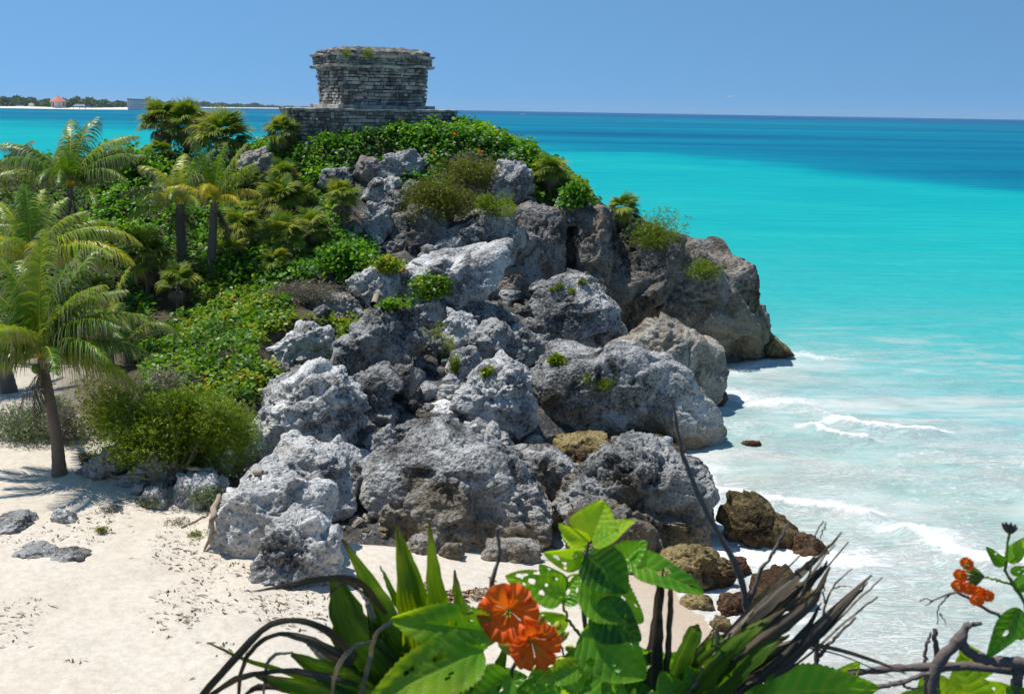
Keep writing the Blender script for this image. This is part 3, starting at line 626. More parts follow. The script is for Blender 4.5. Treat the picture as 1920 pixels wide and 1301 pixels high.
rock('tawny pitted ledge under the right end of the long boulder', [(1120, 860), (1150, 830), (1220, 822), (1272, 838), (1286, 868), (1240, 890), (1150, 888)], M_OLIVE, depth=2.6)
rock('dark overhanging lip at the right end of the shelf', [(1262, 835), (1280, 815), (1312, 830), (1308, 840), (1280, 845)], M_DARK, depth=1.4)
rock('sloping grey boulder between the two pitted giants', [(955, 870), (985, 842), (1030, 845), (1075, 870), (1102, 905), (1090, 945), (1040, 960), (990, 930)], M_GREY, depth=2.4, rough=.7)
rock('small rounded brownish boulder under the sloping one', [(983, 975), (998, 925), (1028, 938), (1060, 985), (1044, 1008), (992, 1008)], M_TAN, depth=1.1)
rock('giant pitted grey boulder resting over the beach', [(680, 905), (700, 862), (760, 836), (850, 824), (930, 836), (985, 866), (1006, 920), (1002, 975), (962, 1010), (870, 1026), (790, 1010), (715, 965)], M_GREY, depth=4.4, rough=1.5, overhang=.4)
rock('jagged pitted boulder at the sea edge of the pile', [(1070, 940), (1098, 874), (1150, 850), (1230, 858), (1292, 880), (1330, 910), (1332, 955), (1318, 1030), (1250, 1045), (1150, 1015), (1095, 985)], M_GREY, depth=3.2, rough=1.7, overhang=.5)
rock('low pitted rock below the jagged sea-edge boulder', [(1055, 1000), (1095, 945), (1165, 950), (1225, 985), (1238, 1045), (1150, 1062), (1070, 1050)], M_DARK, depth=1.8, rough=1.3)
rock('white two-humped boulder at the left foot of the pile', [(500, 890), (518, 848), (570, 836), (625, 850), (664, 882), (668, 920), (650, 952), (612, 960), (560, 950), (508, 910)], M_WHITE, depth=2.6, rough=.45)
rock('large white boulder sloping into the sand', [(408, 1015), (422, 935), (474, 892), (540, 886), (606, 922), (618, 965), (600, 1010), (510, 1045), (430, 1035)], M_WHITE, depth=2.6, rough=.45, sharp=30)
rock('rough grey-white rock at the sandy tip of the pile', [(478, 1060), (515, 990), (590, 962), (616, 1000), (632, 1080), (560, 1096), (490, 1088)], M_PALE, depth=1.8, rough=1.5)
rock('shaded brown rock wedged beside the white boulders', [(655, 900), (668, 870), (692, 890), (690, 930), (665, 945)], M_DARK, depth=.9)
rock('flat grey beach stone below the giant boulder', [(905, 1042), (920, 1018), (980, 1015), (1012, 1030), (1008, 1048), (940, 1052)], M_GREY, depth=1.0)
rock('low dark stone half buried left of the flat beach stone', [(818, 1042), (835, 1020), (862, 1022), (868, 1040), (840, 1048)], M_GREY, depth=.6)
rock('wide low stone under the left edge of the giant boulder', [(760, 1032), (775, 1008), (815, 1008), (822, 1028), (790, 1036)], M_GREY, depth=.8)
# shore and offshore
rock('olive algae-covered wedge rock standing in the surf', [(1360, 985), (1374, 930), (1400, 938), (1470, 975), (1500, 1005), (1490, 1045), (1420, 1040), (1370, 1005)], M_OLIVE, Y=31.0, depth=1.7, sharp=30)
rock('dark wet seaweed-covered rock behind the olive wedge', [(1480, 1045), (1490, 1000), (1535, 1010), (1552, 1035), (1520, 1062)], M_WET, Y=30.2, depth=1.1)
rock('brown jagged rock on the wet sand', [(1205, 1105), (1225, 1060), (1275, 1032), (1318, 1030), (1362, 1062), (1374, 1108), (1300, 1122), (1225, 1122)], M_OLIVE, Y=27.9, depth=1.5, rough=1.4)
rock('small reddish weed-covered stone in the foam', [(1345, 1075), (1360, 1050), (1395, 1052), (1408, 1075), (1375, 1085)], M_WET, Y=28.6, depth=.6)
rock('mossy rock in the foam behind the dead palm leaf', [(1398, 1150), (1418, 1100), (1470, 1080), (1510, 1100), (1526, 1140), (1470, 1165), (1415, 1165)], M_OLIVE, Y=26.6, depth=1.2)
rock('low tawny stone at the edge of the wet sand', [(1272, 1138), (1290, 1118), (1325, 1122), (1340, 1140), (1300, 1148)], M_OLIVE, Y=26.4, depth=.6)
rock('small red-brown stone beside the mossy surf rock', [(1345, 1150), (1358, 1118), (1400, 1115), (1412, 1148), (1380, 1160)], M_WET, Y=26.2, depth=.7)
rock('tiny tawny stone nearest the water in front of the mossy rock', [(1330, 1182), (1345, 1158), (1365, 1160), (1372, 1180), (1350, 1188)], M_OLIVE, Y=25.3, depth=.4)
rock('small dark reef rock awash beyond the breakers', [(1388, 833), (1398, 827), (1422, 828), (1426, 834), (1404, 836)], M_WET, Y=40.6, depth=.5)
# on the sand and under the bush
rock('flat pitted stone on the open sand', [(22, 1034), (40, 1015), (75, 1010), (98, 1022), (92, 1038), (50, 1042)], M_GREY, depth=.9)
rock('flat pitted stone right of its neighbour on the open sand', [(105, 1044), (108, 1018), (130, 1012), (158, 1030), (158, 1048), (120, 1050)], M_GREY, depth=.7)
rock('low grey rock at the left edge of the beach', [(-20, 985), (0, 955), (40, 950), (58, 975), (40, 992)], M_GREY, depth=1.1)
rock('pale low stone on sand in front of the leaning palm', [(98, 975), (105, 956), (135, 960), (145, 975), (120, 980)], M_PALE, depth=.5)
rock('sloping pale rock behind the leaning palm foot', [(150, 888), (180, 866), (205, 842), (245, 835), (255, 875), (210, 892)], M_GREY, depth=1.6)
rock('shaded grey rock under the middle of the big green bush', [(240, 905), (250, 870), (300, 845), (340, 865), (335, 905), (280, 915)], M_GREY, depth=1.6)
rock('low grey boulder under the right side of the green bush', [(335, 890), (350, 845), (400, 835), (430, 860), (425, 890), (370, 898)], M_GREY, depth=1.5)
rock('pale stone behind the small blue-green bush', [(325, 935), (335, 895), (400, 885), (425, 915), (418, 945), (350, 950)], M_PALE, depth=1.0)
rock('small pale triangular stone beside the roots', [(240, 928), (255, 908), (272, 905), (262, 928)], M_PALE, depth=.4, sharp=30)
rock('pale jumbled stone on the sand before the roots', [(268, 950), (275, 918), (300, 912), (312, 940), (295, 952)], M_PALE, depth=.7)
# rubble
def rubble():
    r = np.random.default_rng(5); zone = [(690, 700), (860, 680), (900, 720), (865, 800), (870, 830), (700, 870), (670, 850), (690, 790), (760, 740)]
    spots = []
    cand = [(760, 860, .5), (720, 790, .55), (700, 835, .5), (770, 770, .55), (805, 745, .6), (845, 745, .55), (830, 775, .6), (800, 700, .5), (845, 720, .5), (740, 770, .45),
            (685, 880, .5), (680, 830, .5), (860, 700, .45), (785, 815, .5), (815, 800, .45), (720, 740, .5), (750, 745, .5), (870, 735, .45), (770, 720, .5), (690, 760, .45),
            (830, 665, .5), (865, 672, .5), (800, 650, .5), (760, 660, .5), (945, 690, .5), (975, 670, .5), (910, 640, .5), (1010, 615, .6), (930, 665, .45), (1180, 665, .55), (1120, 665, .5),
            (650, 700, .5), (640, 740, .4), (700, 610, .5), (745, 580, .55), (700, 575, .5), (640, 600, .4), (760, 600, .45), (560, 690, .45), (520, 700, .4), (600, 590, .4), (670, 660, .4),
            (960, 830, .5), (1000, 835, .5), (880, 815, .4), (970, 860, .4), (1090, 1020, .45), (1060, 920, .4), (720, 990, .25), (745, 1000, .2), (690, 975, .3), (668, 985, .2), (1035, 1012, .3),
            (800, 690, .4), (905, 700, .35), (900, 690, .3), (1050, 655, .35), (770, 470, .5), (730, 465, .4), (850, 510, .35), (1000, 560, .5), (940, 600, .5), (900, 580, .5), (870, 560, .5),
            (640, 470, .5), (600, 400, .45), (650, 400, .4), (570, 380, .4), (830, 340, .4), (860, 310, .35), (990, 375, .45), (910, 330, .4), (700, 470, .4), (660, 430, .4), (1010, 395, .4), (800, 300, .35)]
    cand += [(a_, b_, .55) for a_, b_ in [(880, 545), (915, 555), (955, 560), (985, 590), (1000, 620), (900, 600), (930, 620), (960, 645), (870, 625), (1010, 650), (700, 455), (735, 470), (690, 480), (780, 455), (800, 480), (655, 445), (1160, 690), (1200, 700), (1060, 670)]]
    for (px, py, s) in cand: spots.append((px, py, s * r.uniform(.8, 1.3)))
    for k in range(400):
        if len(spots) > 250: break
        px, py = r.uniform(660, 1000), r.uniform(560, 870)
        if inpoly(np.array([px]), np.array([py]), zone)[0] or r.random() < .35: spots.append((px, py, r.uniform(.10, .40)))
    for k in range(46): spots.append((r.uniform(640, 1060), r.uniform(985, 1015), r.uniform(.06, .2)))
    kinds = []
    for k in range(14):
        an = np.linspace(0, 2 * math.pi, 7, endpoint=False) + r.uniform(-.3, .3, 7); rr = r.uniform(.75, 1.15, 7)
        pl = np.stack([np.cos(an) * rr, np.sin(an) * rr * r.uniform(.6, .85)], 1)
        V, f = rock_shape(pl * .9, 1.6, 400 + k, 4, .8, 14); kinds.append(mk_mesh('rubble_stone', V, f))
    mats = [M_GREY, M_GREY, M_PALE, M_DARK]
    for k, me in enumerate(kinds): me.materials.append(mats[k % 4])
    for i, (px, py, s) in enumerate(spots):
        g = G(px, py)
        o = link('rubble_stone', kinds[i % 14], loc=(g[0], g[1] + s * .3, g[2] + s * .15)); o.scale = (s, s * r.uniform(.8, 1.2), s * r.uniform(.7, 1.1))
        o.rotation_euler = (r.uniform(-.4, .4), r.uniform(-.4, .4), r.uniform(0, 6.28))
        beach = py > 980
        tag(o, 'small grey stone lying in the sand at the foot of the boulders' if beach else 'grey limestone block in the rubble between the big boulders', 'stone', 'pebbles on the beach below the boulders' if beach else 'rubble between the big boulders')
rubble()

DG = bpy.context.evaluated_depsgraph_get()
def HIT(px, py):
    """the point of rock or ground seen at this point of the photograph"""
    d = Vector(ray(px, py)).normalized(); ok, loc, *_ = S.ray_cast(DG, Vector(C0) + d * 8, d)
    if ok and loc[2] > -.2 and loc[1] < 80: return np.array(loc)
    return G(px, py)
# ------------------------------------------------------------ leaves
def rotmats(n, r, tilt=1.0, updir=True):
    """random frames whose Z leans away from vertical by up to tilt"""
    az = r.uniform(0, 2 * math.pi, n); th = tilt * np.sqrt(r.uniform(0, 1, n)); sp = r.uniform(0, 2 * math.pi, n)
    Z = np.stack([np.sin(th) * np.cos(az), np.sin(th) * np.sin(az), np.cos(th)], 1)
    A = np.stack([np.cos(sp), np.sin(sp), 0 * sp], 1); A -= (A * Z).sum(1)[:, None] * Z; A /= np.linalg.norm(A, axis=1)[:, None] + 1e-9
    B = np.cross(Z, A); return np.stack([A, B, Z], 2)
LT_BROAD = (np.array([(0, 0, 0), (.35, .42, .10), (.35, -.42, .10), (.8, .34, .06), (.8, -.34, .06), (1.1, 0, -.12), (.5, 0, -.02)]),
            np.array([(0, 6, 1), (0, 2, 6), (1, 6, 3), (2, 4, 6), (3, 6, 5), (4, 5, 6)]))
def _sprig(n=5, L=1.0, wd=.16, droop=.1):
    v = []; f = []
    for i in range(n):
        x0 = L * i / n * .8; s = 1 if i % 2 else -1; b = len(v); ll = .42
        v += [(x0, 0, 0), (x0 + ll * .5, s * ll * .6 + wd * .4, .12 * ((i * 7) % 3 - 1)), (x0 + ll * .95, s * ll * .8, .16 * ((i * 5) % 3 - 1) + .05), (x0 + ll * .65, s * ll * .4 - wd * .4, .05)]
        f += [(b, b + 1, b + 2, b + 3)]
    return np.array(v), np.array(f)
LT_SPRIG = _sprig()
def leaf_mesh(name, cen, size, tmpl, r, tilt=1.0, rnd=None, frames=None):
    n = len(cen); Rm = frames if frames is not None else rotmats(n, r, tilt); tv, tf = tmpl; k = len(tv)
    sz = size * r.uniform(.65, 1.3, n)
    V = np.einsum('nij,kj->nki', Rm, tv) * sz[:, None, None] + cen[:, None, :]
    Fc = tf[None] + (np.arange(n) * k)[:, None, None]
    rn = rnd if rnd is not None else r.uniform(0, 1, n)
    return mk_mesh(name, V.reshape(-1, 3), Fc.reshape(-1, tf.shape[1]), {'rnd': np.repeat(np.clip(rn, 0, 1), k)})
def cover(label, poly, mat, thick=.5, dens=70, size=.16, seed=0, name='ground_cover', flowers=0, thr=-1.0, tmpl=LT_BROAD, tilt=1.0, ymin=12, group=None, holes=None, top_=.5):
    r = np.random.default_rng(seed + 900); poly = np.asarray(poly, float)
    c = [G(a, b) for a, b in poly]; c = np.array(c); x0, y0 = c[:, 0].min() - 2, c[:, 1].min() - 2; x1, y1 = c[:, 0].max() + 2, c[:, 1].max() + 4
    n = int((x1 - x0) * (y1 - y0) * dens); x = r.uniform(x0, x1, n); y = r.uniform(y0, y1, n); z = hgt(x, y)
    px, py = proj(np.stack([x, y, z + thick * top_], 1)); jx = 9 * fbm(np.stack([x * 1.3, y * 1.3, z * 0], 1), 2, seed) 
    k = inpoly(px + jx, py + jx, poly) & (z > .2)
    for hpoly in holes or []: k &= ~inpoly(px, py, hpoly)
    q = np.stack([x, y, z * 0], 1); lump = fbm(q * 1.1, 3, seed + 1); k &= (lump > thr)
    x, y, z, lump = x[k], y[k], z[k], lump[k]; q = q[k]
    # even cover per slope area
    top = thick * (.75 + .9 * lump + .35 * fbm(q * 3.1, 2, seed + 2))
    zz = z + np.maximum(top, .05) * r.uniform(.35, 1.05, len(x))
    cen = np.stack([x, y, zz], 1) + r.normal(0, .04, (len(x), 3))
    rnd = np.clip(.45 + .5 * fbm(q * .7, 3, seed + 3) + r.normal(0, .18, len(x)), 0, 1)
    me = leaf_mesh(name, cen, size, tmpl, r, tilt, rnd)
    o = link(name, me, mat); tag(o, label, 'plants', group, 'stuff')
    if flowers:
        ids = r.permutation(len(x))[:flowers]
        for i in ids:
            V, f = flower_blob(r, .17)
            link('flower', mk_mesh('flower', V + np.array([x[i], y[i], z[i] + max(top[i], .1) + .06]), f, {'rnd': r.uniform(0, 1, len(V))}), M_FLOWER, o)
    print(name, len(x)); return o
def flower_blob(r, s):
    vs, fs = [], []
    for k in range(6):
        Rm = rotmats(1, r, 1.1)[0]; v = (LT_BROAD[0] * s * .8) @ Rm.T + r.normal(0, s * .3, 3); fs.append(LT_BROAD[1] + len(vs) * 7); vs.append(v)
    return np.concatenate(vs), np.concatenate(fs)
cover('bright green broadleaf scrub dotted with orange flowers over the hilltop', [(500, 262), (560, 262), (640, 262), (690, 238), (740, 218), (850, 222), (940, 240), (1000, 268), (1055, 318), (1115, 378), (1108, 400), (1040, 380), (985, 345), (990, 315), (930, 295), (870, 300), (800, 285), (720, 285), (680, 300), (650, 312), (600, 322), (560, 330), (500, 320)],
      M_BROAD, .7, 150, .19, 1, 'flowering_scrub', 9, top_=1.0)
cover('green scrub running down the right crest of the hill', [(850, 228), (950, 240), (1020, 275), (1075, 325), (1122, 380), (1104, 402), (1030, 350), (990, 320), (930, 285), (870, 262)], M_BROAD, .5, 130, .18, 31, 'crest_scrub', top_=.4)
cover('green scrub on the crest between the trio of fan palms and the ruin', [(420, 262), (500, 250), (540, 262), (540, 300), (480, 300), (420, 320)], M_BROAD, .45, 110, .18, 32, 'crest_scrub')
cover('dark green broadleaf scrub below the hilltop on the left slope', [(150, 330), (200, 300), (280, 290), (480, 300), (560, 330), (620, 350), (640, 400), (700, 450), (712, 480), (640, 530), (480, 520), (400, 525), (330, 530), (240, 520), (190, 440)],
      M_BROAD, .9, 90, .19, 2, 'broadleaf_scrub', 4)
cover('bright green sea-grape carpet on the left slope', [(372, 522), (420, 512), (530, 520), (545, 560), (545, 600), (500, 625), (480, 670), (500, 720), (440, 760), (270, 740), (255, 650), (300, 612), (360, 570)],
      M_GRAPE, .5, 110, .17, 3, 'sea_grape_carpet')
cover('yellowing sea-grape band running between the grey boulders', [(480, 590), (560, 592), (640, 592), (720, 575), (760, 560), (770, 575), (700, 600), (690, 625), (655, 650), (620, 640), (610, 605), (560, 612), (500, 640), (470, 630)],
      M_GRAPEY, .45, 120, .17, 4, 'sea_grape_band')
cover('yellow-green sea-grape tongue lying on the pale boulder', [(430, 690), (480, 672), (560, 688), (632, 675), (640, 690), (590, 705), (540, 735), (480, 755), (430, 730)],
      M_GRAPEY, .45, 120, .16, 5, 'sea_grape_tongue')
cover('dark vine leaves behind the coconut palms at the left edge', [(-60, 318), (60, 305), (200, 298), (230, 440), (245, 520), (300, 560), (260, 640), (180, 640), (60, 620), (-60, 600)],
      M_BROAD, .7, 45, .2, 6, 'vine_thicket')
cover('leafy clumps clinging in the hollow above the pale rocks', [(640, 470), (700, 440), (712, 490), (690, 520), (620, 520)], M_BROAD, .8, 110, .18, 7, 'hollow_shrubs')
cover('scrubby green leaves between the hilltop rocks', [(740, 330), (800, 310), (860, 320), (830, 360), (760, 352)], M_BROAD, .6, 100, .17, 8, 'hollow_scrub')
cover('wiry leaves along the ridge behind the shaggy palm', [(1000, 290), (1060, 315), (1118, 375), (1108, 402), (1060, 385), (1010, 370)], M_FINE, .5, 110, .2, 9, 'ridge_scrub')

# ------------------------------------------------------------ shrubs
def shrub(label, px, py, wpx, hpx, mat, Y=None, size=.13, n=None, tmpl=LT_SPRIG, seed=0, dens=1.0, name='bush', stems=6, depthk=.8, lump=9, tilt=1.3, dY=0.0, group=None, blobr=.36):
    """px,py: foot of the bush in the photo; wpx,hpx: its width and height there"""
    r = np.random.default_rng(seed + 3000); g = HIT(px, py); g = g + np.array([0, dY, 0])
    s = g[1] / F; w_, h_ = wpx * s, hpx * s * 1.0; d_ = w_ * depthk
    root = empty(name, tuple(g), label, 'bush', group)
    C = []
    for k in range(lump):
        a = r.uniform(0, 6.28); q = math.sqrt(r.uniform(0, 1)) * .62
        C.append((math.cos(a) * q * w_ / 2, math.sin(a) * q * d_ / 2, h_ * (.14 + .56 * r.uniform(0, 1) * (1 - q * .6))))
    C = np.array(C); n = n or int(dens * 900 * w_ * h_ / (size / .13) ** 2) ; n = max(60, min(n, 16000))
    which = r.integers(0, lump, n); D = r.normal(0, 1, (n, 3)); D /= np.linalg.norm(D, axis=1)[:, None]
    rad = np.array([w_ * blobr, d_ * blobr, h_ * blobr * 1.1])
    lr = r.uniform(.55, 1.35, lump); rad = rad * lr[which][:, None]
    cen = C[which] + D * rad * (r.uniform(.25, 1, n) ** .45)[:, None] * (1 + .25 * fbm(D * 2.5 + which[:, None] * 3.0, 2, seed))[:, None]
    cen = cen[cen[:, 2] > -.1]; m = len(cen); Dk = D[:m]
    rnd = .5 + .35 * fbm(cen * 1.8, 2, seed) + r.normal(0, .15, m)
    link('foliage', leaf_mesh('foliage', cen, size, tmpl, r, tilt, rnd), mat, root)
    for k in range(min(stems, lump)):
        mb = MB(); pth = smooth_path([(r.normal(0, .05), r.normal(0, .05), -.1), C[k] * (.45, .45, .5) + r.normal(0, .05 * h_, 3), C[k] + np.array([0, 0, h_ * .2])], 7)
        tube(mb, pth, np.linspace(.028, .008, 7) * (h_ / 1.5 + .4), 5); mb.build('stem', M_STEM, root)
    return root
shrub('large wide olive-green bush on the dune behind the leaning palm', 330, 885, 370, 235, M_FINE, size=.15, dens=1.6, seed=1, lump=26, blobr=.19, depthk=.6)
shrub('low right-hand clump of the olive-green bush hanging beside the rounded boulder', 440, 845, 110, 110, M_FINE, size=.14, dens=1.2, seed=71, lump=8)
shrub('lowest clump of the olive-green bush drooping over the driftwood', 360, 882, 90, 70, M_FINE, size=.13, dens=1.2, seed=72, lump=7)
shrub('left wing of low olive-green bush beside the driftwood roots', 205, 800, 130, 110, M_OLIVEF, Y=40.0, size=.17, seed=2, lump=9)
shrub('wispy bare-twigged grey bush above the large olive bush', 305, 745, 120, 70, M_DRYF, Y=41.0, size=.13, seed=3, dens=.5)
shrub('grey-green beach scrub at the left behind the palm trunk', 45, 822, 190, 80, M_GREYF, size=.13, seed=4, lump=14, depthk=.5)
shrub('grey dead scrub right of the leaning palm trunk', 125, 825, 90, 70, M_DRYF, size=.13, seed=5)
shrub('grey-green tuft of scrub right behind the palm trunk', 100, 770, 70, 40, M_GREYF, size=.13, seed=55)
shrub('small round blue-green bush on the sand by the driftwood', 385, 950, 72, 62, M_GREYF, size=.09, seed=6, lump=8)
shrub('olive bush spilling over the rock wall below the hilltop', 840, 408, 190, 90, M_OLIVEF, Y=54.6, size=.17, seed=7, lump=15, blobr=.26, depthk=.5)
shrub('yellow-green bush at the right end of the rock wall', 930, 402, 90, 50, M_FINE, Y=54.8, size=.16, seed=8)
shrub('bushy olive shrub behind and above the spilling bush', 870, 345, 140, 60, M_OLIVEF, Y=56.6, size=.17, seed=9)
shrub('bare grey-twigged shrub among the hilltop leaves', 880, 318, 80, 40, M_DRYF, Y=57.4, size=.15, seed=10, dens=.5)
shrub('yellow-green bush on the ridge right of the spiky palm', 1232, 462, 90, 75, M_FINE, Y=57.2, size=.17, seed=11, lump=10)
shrub('low yellow-green bush near the headland tip', 1322, 520, 60, 44, M_FINE, Y=56.4, size=.15, seed=12)
shrub('small green tuft on the long shelf boulder', 1126, 728, 62, 52, M_FINE, Y=41.8, size=.13, seed=13)
shrub('tiny yellow-green plant at the head of the long shelf boulder', 1038, 684, 34, 26, M_GRAPEY, Y=43.5, size=.13, tmpl=LT_BROAD, seed=14, lump=4)
shrub('loose green grass-like bush between the middle boulders', 820, 672, 70, 72, M_FINE, size=.16, seed=15, dens=.45)
shrub('olive tuft right of the loose green bush', 850, 692, 34, 36, M_FINE, size=.13, seed=16, lump=4)
shrub('rounded sea-grape plant growing on the long pale slab', 815, 556, 74, 60, M_GRAPE, Y=48.9, size=.15, tmpl=LT_BROAD, seed=17, dens=.9)
shrub('yellowish sea-grape plant left of the long pale slab', 730, 510, 60, 36, M_GRAPEY, Y=50.2, size=.15, tmpl=LT_BROAD, seed=18, dens=.9)
shrub('grey-brown dry heath mound above the blue-grey ledge', 590, 562, 150, 46, M_DRYF, Y=47.3, size=.12, seed=19, lump=12, depthk=.5)
shrub('sea-grape sprig beside the weathered log', 735, 578, 60, 26, M_GRAPE, Y=46.6, size=.14, tmpl=LT_BROAD, seed=20, dens=.9, lump=4)
shrub('small yellow plant on the white-flecked boulder', 912, 706, 28, 22, M_GRAPEY, Y=41.6, size=.11, tmpl=LT_BROAD, seed=21, lump=3)
for i, (a, b, s, lb) in enumerate([(1092, 533, 18, 'topmost'), (1050, 544, 20, 'middle upper'), (1072, 550, 18, 'lower right'), (1036, 547, 13, 'leftmost')]):
    shrub('%s of the four moss-green tufts on the big rounded boulder' % lb, a, b, s, s * .8, M_FINE, Y=48.9 + .3 * i % 2, size=.10, seed=30 + i, lump=3, stems=2)
shrub('leafy shrub hugging the base of the ruin platform', 650, 270, 110, 26, M_BROAD, Y=58.9, size=.18, tmpl=LT_BROAD, seed=40, dens=.8)
shrub('leafy green shrub in front of the ruin platform at right', 790, 262, 150, 34, M_BROAD, Y=59.0, size=.18, tmpl=LT_BROAD, seed=41, dens=.8, lump=14, depthk=.4)
shrub('bright green shrub right of the shaggy ridge palm', 1072, 388, 60, 60, M_BROAD, Y=56.8, size=.17, tmpl=LT_BROAD, seed=42, dens=.8)
shrub('dark leafy shrub below the single fan palm', 660, 505, 100, 66, M_BROAD, Y=52.3, size=.18, tmpl=LT_BROAD, seed=43, dens=.8)
shrub('leafy shrub filling the gap beside the palm trunks', 430, 345, 120, 60, M_BROAD, Y=57.3, size=.18, tmpl=LT_BROAD, seed=44, dens=.7)
shrub('dark leafy shrub at the crest left of the twin palms', 235, 330, 140, 60, M_BROAD, Y=58.8, size=.19, tmpl=LT_BROAD, seed=45, dens=.7)
shrub('leafy shrub below the yellow fan palm at mid slope', 430, 520, 90, 50, M_BROAD, Y=51.3, size=.18, tmpl=LT_BROAD, seed=46, dens=.7)

# ------------------------------------------------------------ fan palms
def fan_frond(r, rad=.85, pet=.55, nb=26, spread=2.5, droop=.25):
    v = []; f = []; dry = []
    L = pet; tubew = .012
    v += [(0, tubew, 0), (0, -tubew, 0), (L, -tubew, 0), (L, tubew, 0)]; f.append((0, 1, 2, 3)); dry += [0, 0, 0, 0]
    for k in range(nb):
        a = (k / (nb - 1) - .5) * 2 * spread * .5; l = rad * (1 - .25 * abs(a) / spread * 2) * r.uniform(.85, 1.08)
        d = np.array([math.cos(a), math.sin(a), 0]); s = np.array([-math.sin(a), math.cos(a), 0]); w_ = .052 * rad / .85
        b = len(v); zf = .10 * (1 if k % 2 else -1) * .35
        o = np.array([L, 0, 0]); ds = droop * r.uniform(.4, 1.6)
        p0 = o + d * l * .06; p1 = o + d * l * .5 + np.array([0, 0, .06 + zf]); p2 = o + d * l * .82 + np.array([0, 0, -ds * .35 * l]); p3_ = o + d * l - np.array([0, 0, ds * l])
        v += [p0 + s * .01, p0 - s * .01, p1 + s * w_ * .55, p1 - s * w_ * .55, p2 + s * w_ * .4, p2 - s * w_ * .4, p3_ + s * .004, p3_ - s * .004]
        f += [(b, b + 1, b + 3, b + 2), (b + 2, b + 3, b + 5, b + 4), (b + 4, b + 5, b + 7, b + 6)]
        q = r.uniform(0, .5); dry += [0, 0, 0, 0, q * .5, q * .5, min(1, q + .4)] + [min(1, q + .4)]
    return np.array(v), np.array(f), np.array(dry)
FANV = []
for k in range(6):
    r_ = np.random.default_rng(70 + k); v, f, d = fan_frond(r_, droop=.12 + .06 * k)
    FANV.append(mk_mesh('frond', v, f, {'rnd': np.full(len(v), .34 + .12 * k) + np.repeat(r_.normal(0, .05), len(v)), 'dry': d})); FANV[-1].materials.append(M_FAN)
DEADV = []
for k in range(3):
    r_ = np.random.default_rng(90 + k); v, f, d = fan_frond(r_, rad=.75, nb=16, spread=1.6, droop=.5)
    DEADV.append(mk_mesh('dead_frond', v, f, {'rnd': r_.uniform(0, 1, len(v))})); DEADV[-1].materials.append(M_DEADFAN)
def fan_palm(label, px, py, rpx, trunkpx=60, Y=None, n=26, dead=12, seed=0, lean=0.0, gy=None, group='fan palms on the slope'):
    """px,py crown centre; trunk reaches down trunkpx"""
    r = np.random.default_rng(seed + 500)
    base = HIT(px + lean, py + trunkpx); Y = base[1]
    crown = P(px, py, Y + .15); sc = rpx * Y / F / 1.38
    root = empty('fan_palm', tuple(base), label, 'palm', group)
    mb = MB(); pth = smooth_path([(0, 0, -.3), (crown - base) * .5 + r.normal(0, .05, 3), crown - base], 8)
    tube(mb, pth, np.linspace(.13, .10, 8) * max(.6, sc), 8); mb.build('trunk', M_TRUNKD, root)
    for k in range(n):
        o = link('frond', FANV[int(r.integers(0, 6))], parent=root, loc=tuple(crown - base))
        el = math.asin(1 - 1.35 * (k + .5) / n); az = k * 2.39996 + r.uniform(-.5, .5); el += r.normal(0, .18)
        o.rotation_euler = (r.uniform(-.35, .35), -el, az); s = sc * r.uniform(.8, 1.15); o.scale = (s, s, s)
    for k in range(dead):
        o = link('dead_frond', DEADV[int(r.integers(0, 3))], parent=root, loc=tuple(crown - base - np.array([0, 0, .12 * sc])))
        o.rotation_euler = (r.uniform(-.3, .3), R(r.uniform(35, 78)), k * 2.39996 + r.uniform(-.3, .3)); s = sc * r.uniform(.7, .95); o.scale = (s, s, s)
    return root
FP = [('left shaggy fan palm of the tall trio against the sea', 305, 232, 46, 70, 59.5, 34, 14), ('middle fan palm of the tall trio against the sea', 352, 238, 48, 70, 58.8, 34, 14),
      ('right and lowest fan palm of the tall trio against the sea', 418, 264, 56, 60, 58.2, 38, 18), ('small fan palm at the left foot of the tall trio', 300, 288, 30, 30, 58.0, 20, 6),
      ('shaggy fan palm at the left corner of the ruin platform', 526, 250, 36, 40, 59.0, 26, 12), ('single fan palm with grey skirt between slope rocks', 642, 372, 38, 66, 55.0, 28, 18),
      ('fan palm left of the rounded hilltop boulder', 530, 332, 34, 40, 57.0, 22, 8), ('upper pale fan palm of the mid-slope clump', 522, 375, 46, 50, 55.6, 28, 14),
      ('fan palm tucked right in the mid-slope clump', 568, 372, 30, 40, 55.8, 20, 8), ('compact fan palm at the right of the mid-slope clump', 583, 425, 38, 50, 54.2, 26, 12),
      ('long-leaved fan palm in the lower middle of the clump', 530, 445, 46, 60, 53.6, 28, 14), ('yellowing fan palm beside the palm trunks', 452, 430, 44, 50, 54.0, 26, 12),
      ('low drooping fan palm over the sea-grape carpet', 520, 492, 34, 34, 52.2, 18, 8), ('dark fan palm at the foot of the yellowing one', 432, 478, 34, 34, 52.6, 20, 8),
      ('shaggy fan palm on the ridge right of the hilltop', 1032, 322, 34, 56, 57.6, 26, 20), ('lone spiky fan palm on the outer ridge', 1170, 393, 34, 26, 57.6, 28, 6),
      ('large fan palm with hanging dead skirt left of the palm trunks', 276, 482, 54, 70, 49.6, 32, 24), ('fan palm with brown skirt over the dark hollow', 334, 528, 40, 56, 48.6, 26, 18),
      ('small fan palm behind the leaning coconut palm', 185, 545, 36, 40, 46.5, 20, 6), ('small bright fan palm left of the skirted one', 480, 395, 28, 36, 55.4, 18, 8),
      ('half-hidden fan palm in the clump near the trunks', 470, 340, 30, 40, 57.0, 20, 8)]
for i, (lb, px, py, rp, tp, Y, n, dd) in enumerate(FP): fan_palm(lb, px, py, rp * 1.12, tp, Y, int(n * 1.35), dd + 4, i)

